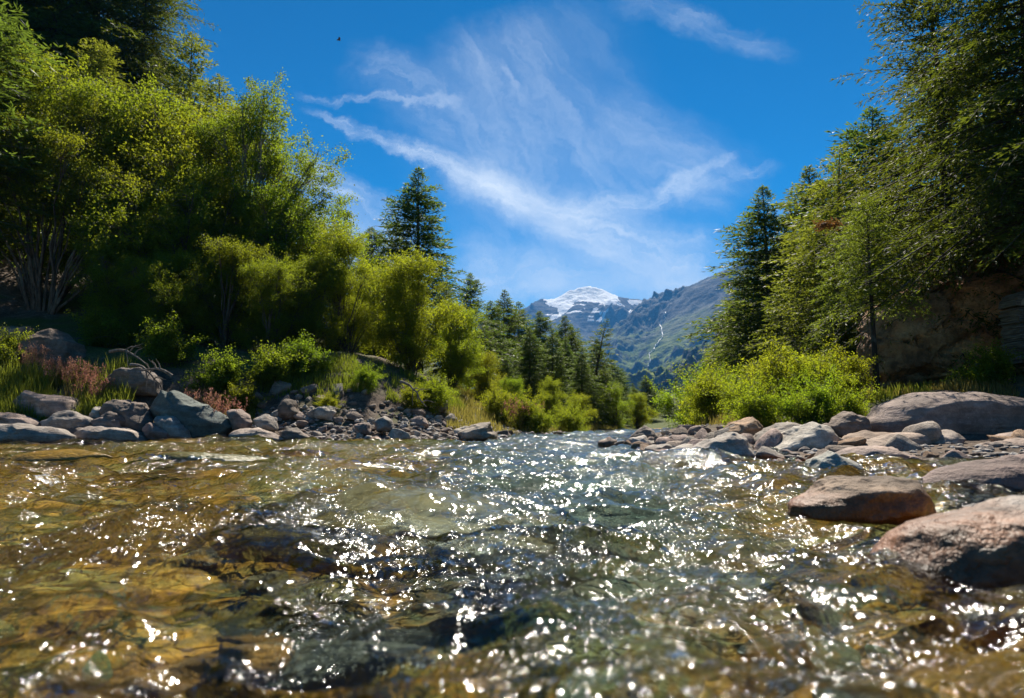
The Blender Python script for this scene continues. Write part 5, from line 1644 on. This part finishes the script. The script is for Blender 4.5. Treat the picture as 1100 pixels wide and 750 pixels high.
def dead_branch(px, py, Y, ang, ln, label, seed):
    g = np.random.default_rng(seed)
    c = P(px, py, Y)
    mb = MB()
    q = np.linspace(0, 1, 9)
    main = np.stack([np.cos(ang) * ln * q, -0.3 * ln * q * 0.5, np.sin(ang) * ln * q + 0.12 * ln * np.sin(q * 4)], -1) + g.normal(0, 0.02 * ln, (9, 3)) * q[:, None]
    V, F = tubes(main[None], (0.045 * (1 - 0.75 * q))[None], 7); mb.add(V, F)
    for k in range(5):
        i = int(g.integers(2, 8)); a2 = ang + g.choice([-1, 1]) * g.uniform(0.5, 1.1); l2 = ln * g.uniform(0.25, 0.5)
        sub = main[i] + np.stack([np.cos(a2) * l2 * q, g.normal(0, 0.3) * l2 * q, np.sin(a2) * l2 * q + 0.1 * l2 * np.sin(q * 5)], -1)
        V, F = tubes(sub[None], (0.02 * (1 - 0.8 * q))[None], 5); mb.add(V, F)
    tag(link('dead_branch', mb.mesh('dead_branch', M_DEADWOOD), loc=c), label, 'dead branch', 'dead branches on the left bank')


dead_branch(140, 392, 17.9, -0.5, 1.1, 'dead bare branch sloping down to the peak of the teal slab', 1)
dead_branch(185, 404, 17.6, 2.9, 0.8, 'short dead root curling just above the teal slab', 2)
dead_branch(118, 378, 18.4, -0.25, 1.2, 'dead branch lying higher up under the alder', 3)
dead_branch(430, 410, 19.9, -0.7, 1.0, 'bare root hanging from the eroded bank under the willows', 4)

# dead orange twig on the right larch
gq = np.random.default_rng(6)
c = P(905, 242, 14.2)
mbk = MB(); q = np.linspace(0, 1, 6)
axis_ = np.stack([-0.55 * q, -0.1 * q, 0.05 * q - 0.1 * q * q], -1)
V, F = tubes(axis_[None], (0.012 * (1 - 0.7 * q))[None], 5); mbk.add(V, F)
J = gq.uniform(0.1, 1, 420)
pos = np.stack([-0.55 * J, -0.1 * J, 0.05 * J - 0.1 * J * J], -1) + gq.normal(0, 0.05, (420, 3))
d = nrm(np.array([-1.0, 0, 0]) + gq.normal(0, 0.6, (420, 3)))
# (belongs to the bright larch as a dead shoot)
V2, F2 = kites(pos, d, nrm(np.cross(d, gq.normal(0, 1, (420, 3)))), gq.uniform(0.06, 0.14, 420), gq.uniform(0.015, 0.03, 420))
tw = tag(link('dead_twig', mbk.mesh('dead_twig', M_BARK), loc=c), 'rusty orange dead twig hanging among the green larch branches on the right', 'dead twig')
link('needles', mesh('needles', V2, F2, M_DEADNEEDLE, False), tw)

# small bird high in the blue
c = P(364, 43, 42)
b = bmesh.new()
bmesh.ops.create_icosphere(b, subdivisions=2, radius=0.05, matrix=Matrix.Diagonal((2.6, 0.8, 0.8, 1)))
for s_ in (-1, 1):
    vs = [b.verts.new(v) for v in ((0.07, 0.02 * s_, 0.01), (-0.05, 0.02 * s_, 0.01), (-0.10, 0.2 * s_, 0.06), (-0.02, 0.24 * s_, 0.07), (0.05, 0.14 * s_, 0.05))]
    up = [b.verts.new(v.co + Vector((0, 0, 0.008))) for v in vs]
    b.faces.new(vs); b.faces.new(up[::-1])
    for i in range(5):
        b.faces.new((vs[i], up[i], up[(i + 1) % 5], vs[(i + 1) % 5]))
bmesh.ops.recalc_face_normals(b, faces=b.faces)
me = bpy.data.meshes.new('bird'); b.to_mesh(me); b.free()
m_b, t_ = mat('bird_feather')
t_.out(t_.pbsdf(t_.mix(t_.noise(t_.tc('Object'), 20, 3), (0.10, 0.04, 0.03), (0.22, 0.09, 0.06)), 0.7))
me.materials.append(m_b)
tag(link('bird', me, loc=c, rotz=0.6), 'tiny reddish bird flying high in the blue sky', 'bird')

# ------------------------------------------------------------------ haze
hz = bpy.data.meshes.new('haze')
b = bmesh.new()
bmesh.ops.create_cube(b, size=1.0)
b.to_mesh(hz); b.free()
m_h = bpy.data.materials.new('valley_haze')
m_h.use_nodes = True
t_ = NT(m_h.node_tree)
v_ = t_.n('ShaderNodeVolumePrincipled')
v_.inputs['Color'].default_value = (0.10, 0.42, 1.0, 1)
v_.inputs['Density'].default_value = 0.000105
v_.inputs['Anisotropy'].default_value = 0.0
o_ = t_.n('ShaderNodeOutputMaterial')
t_.t.links.new(v_.outputs[0], o_.inputs['Volume'])
hz.materials.append(m_h)
ho = link('haze', hz)
zt = float(max(MZ.max(), GZ.max())) + 30
ho.scale = (24000, 24000, zt + 60)
ho.location = (0, 3000, (zt - 60) / 2)
tag(ho, 'thin blue valley haze', 'haze', kind='stuff')
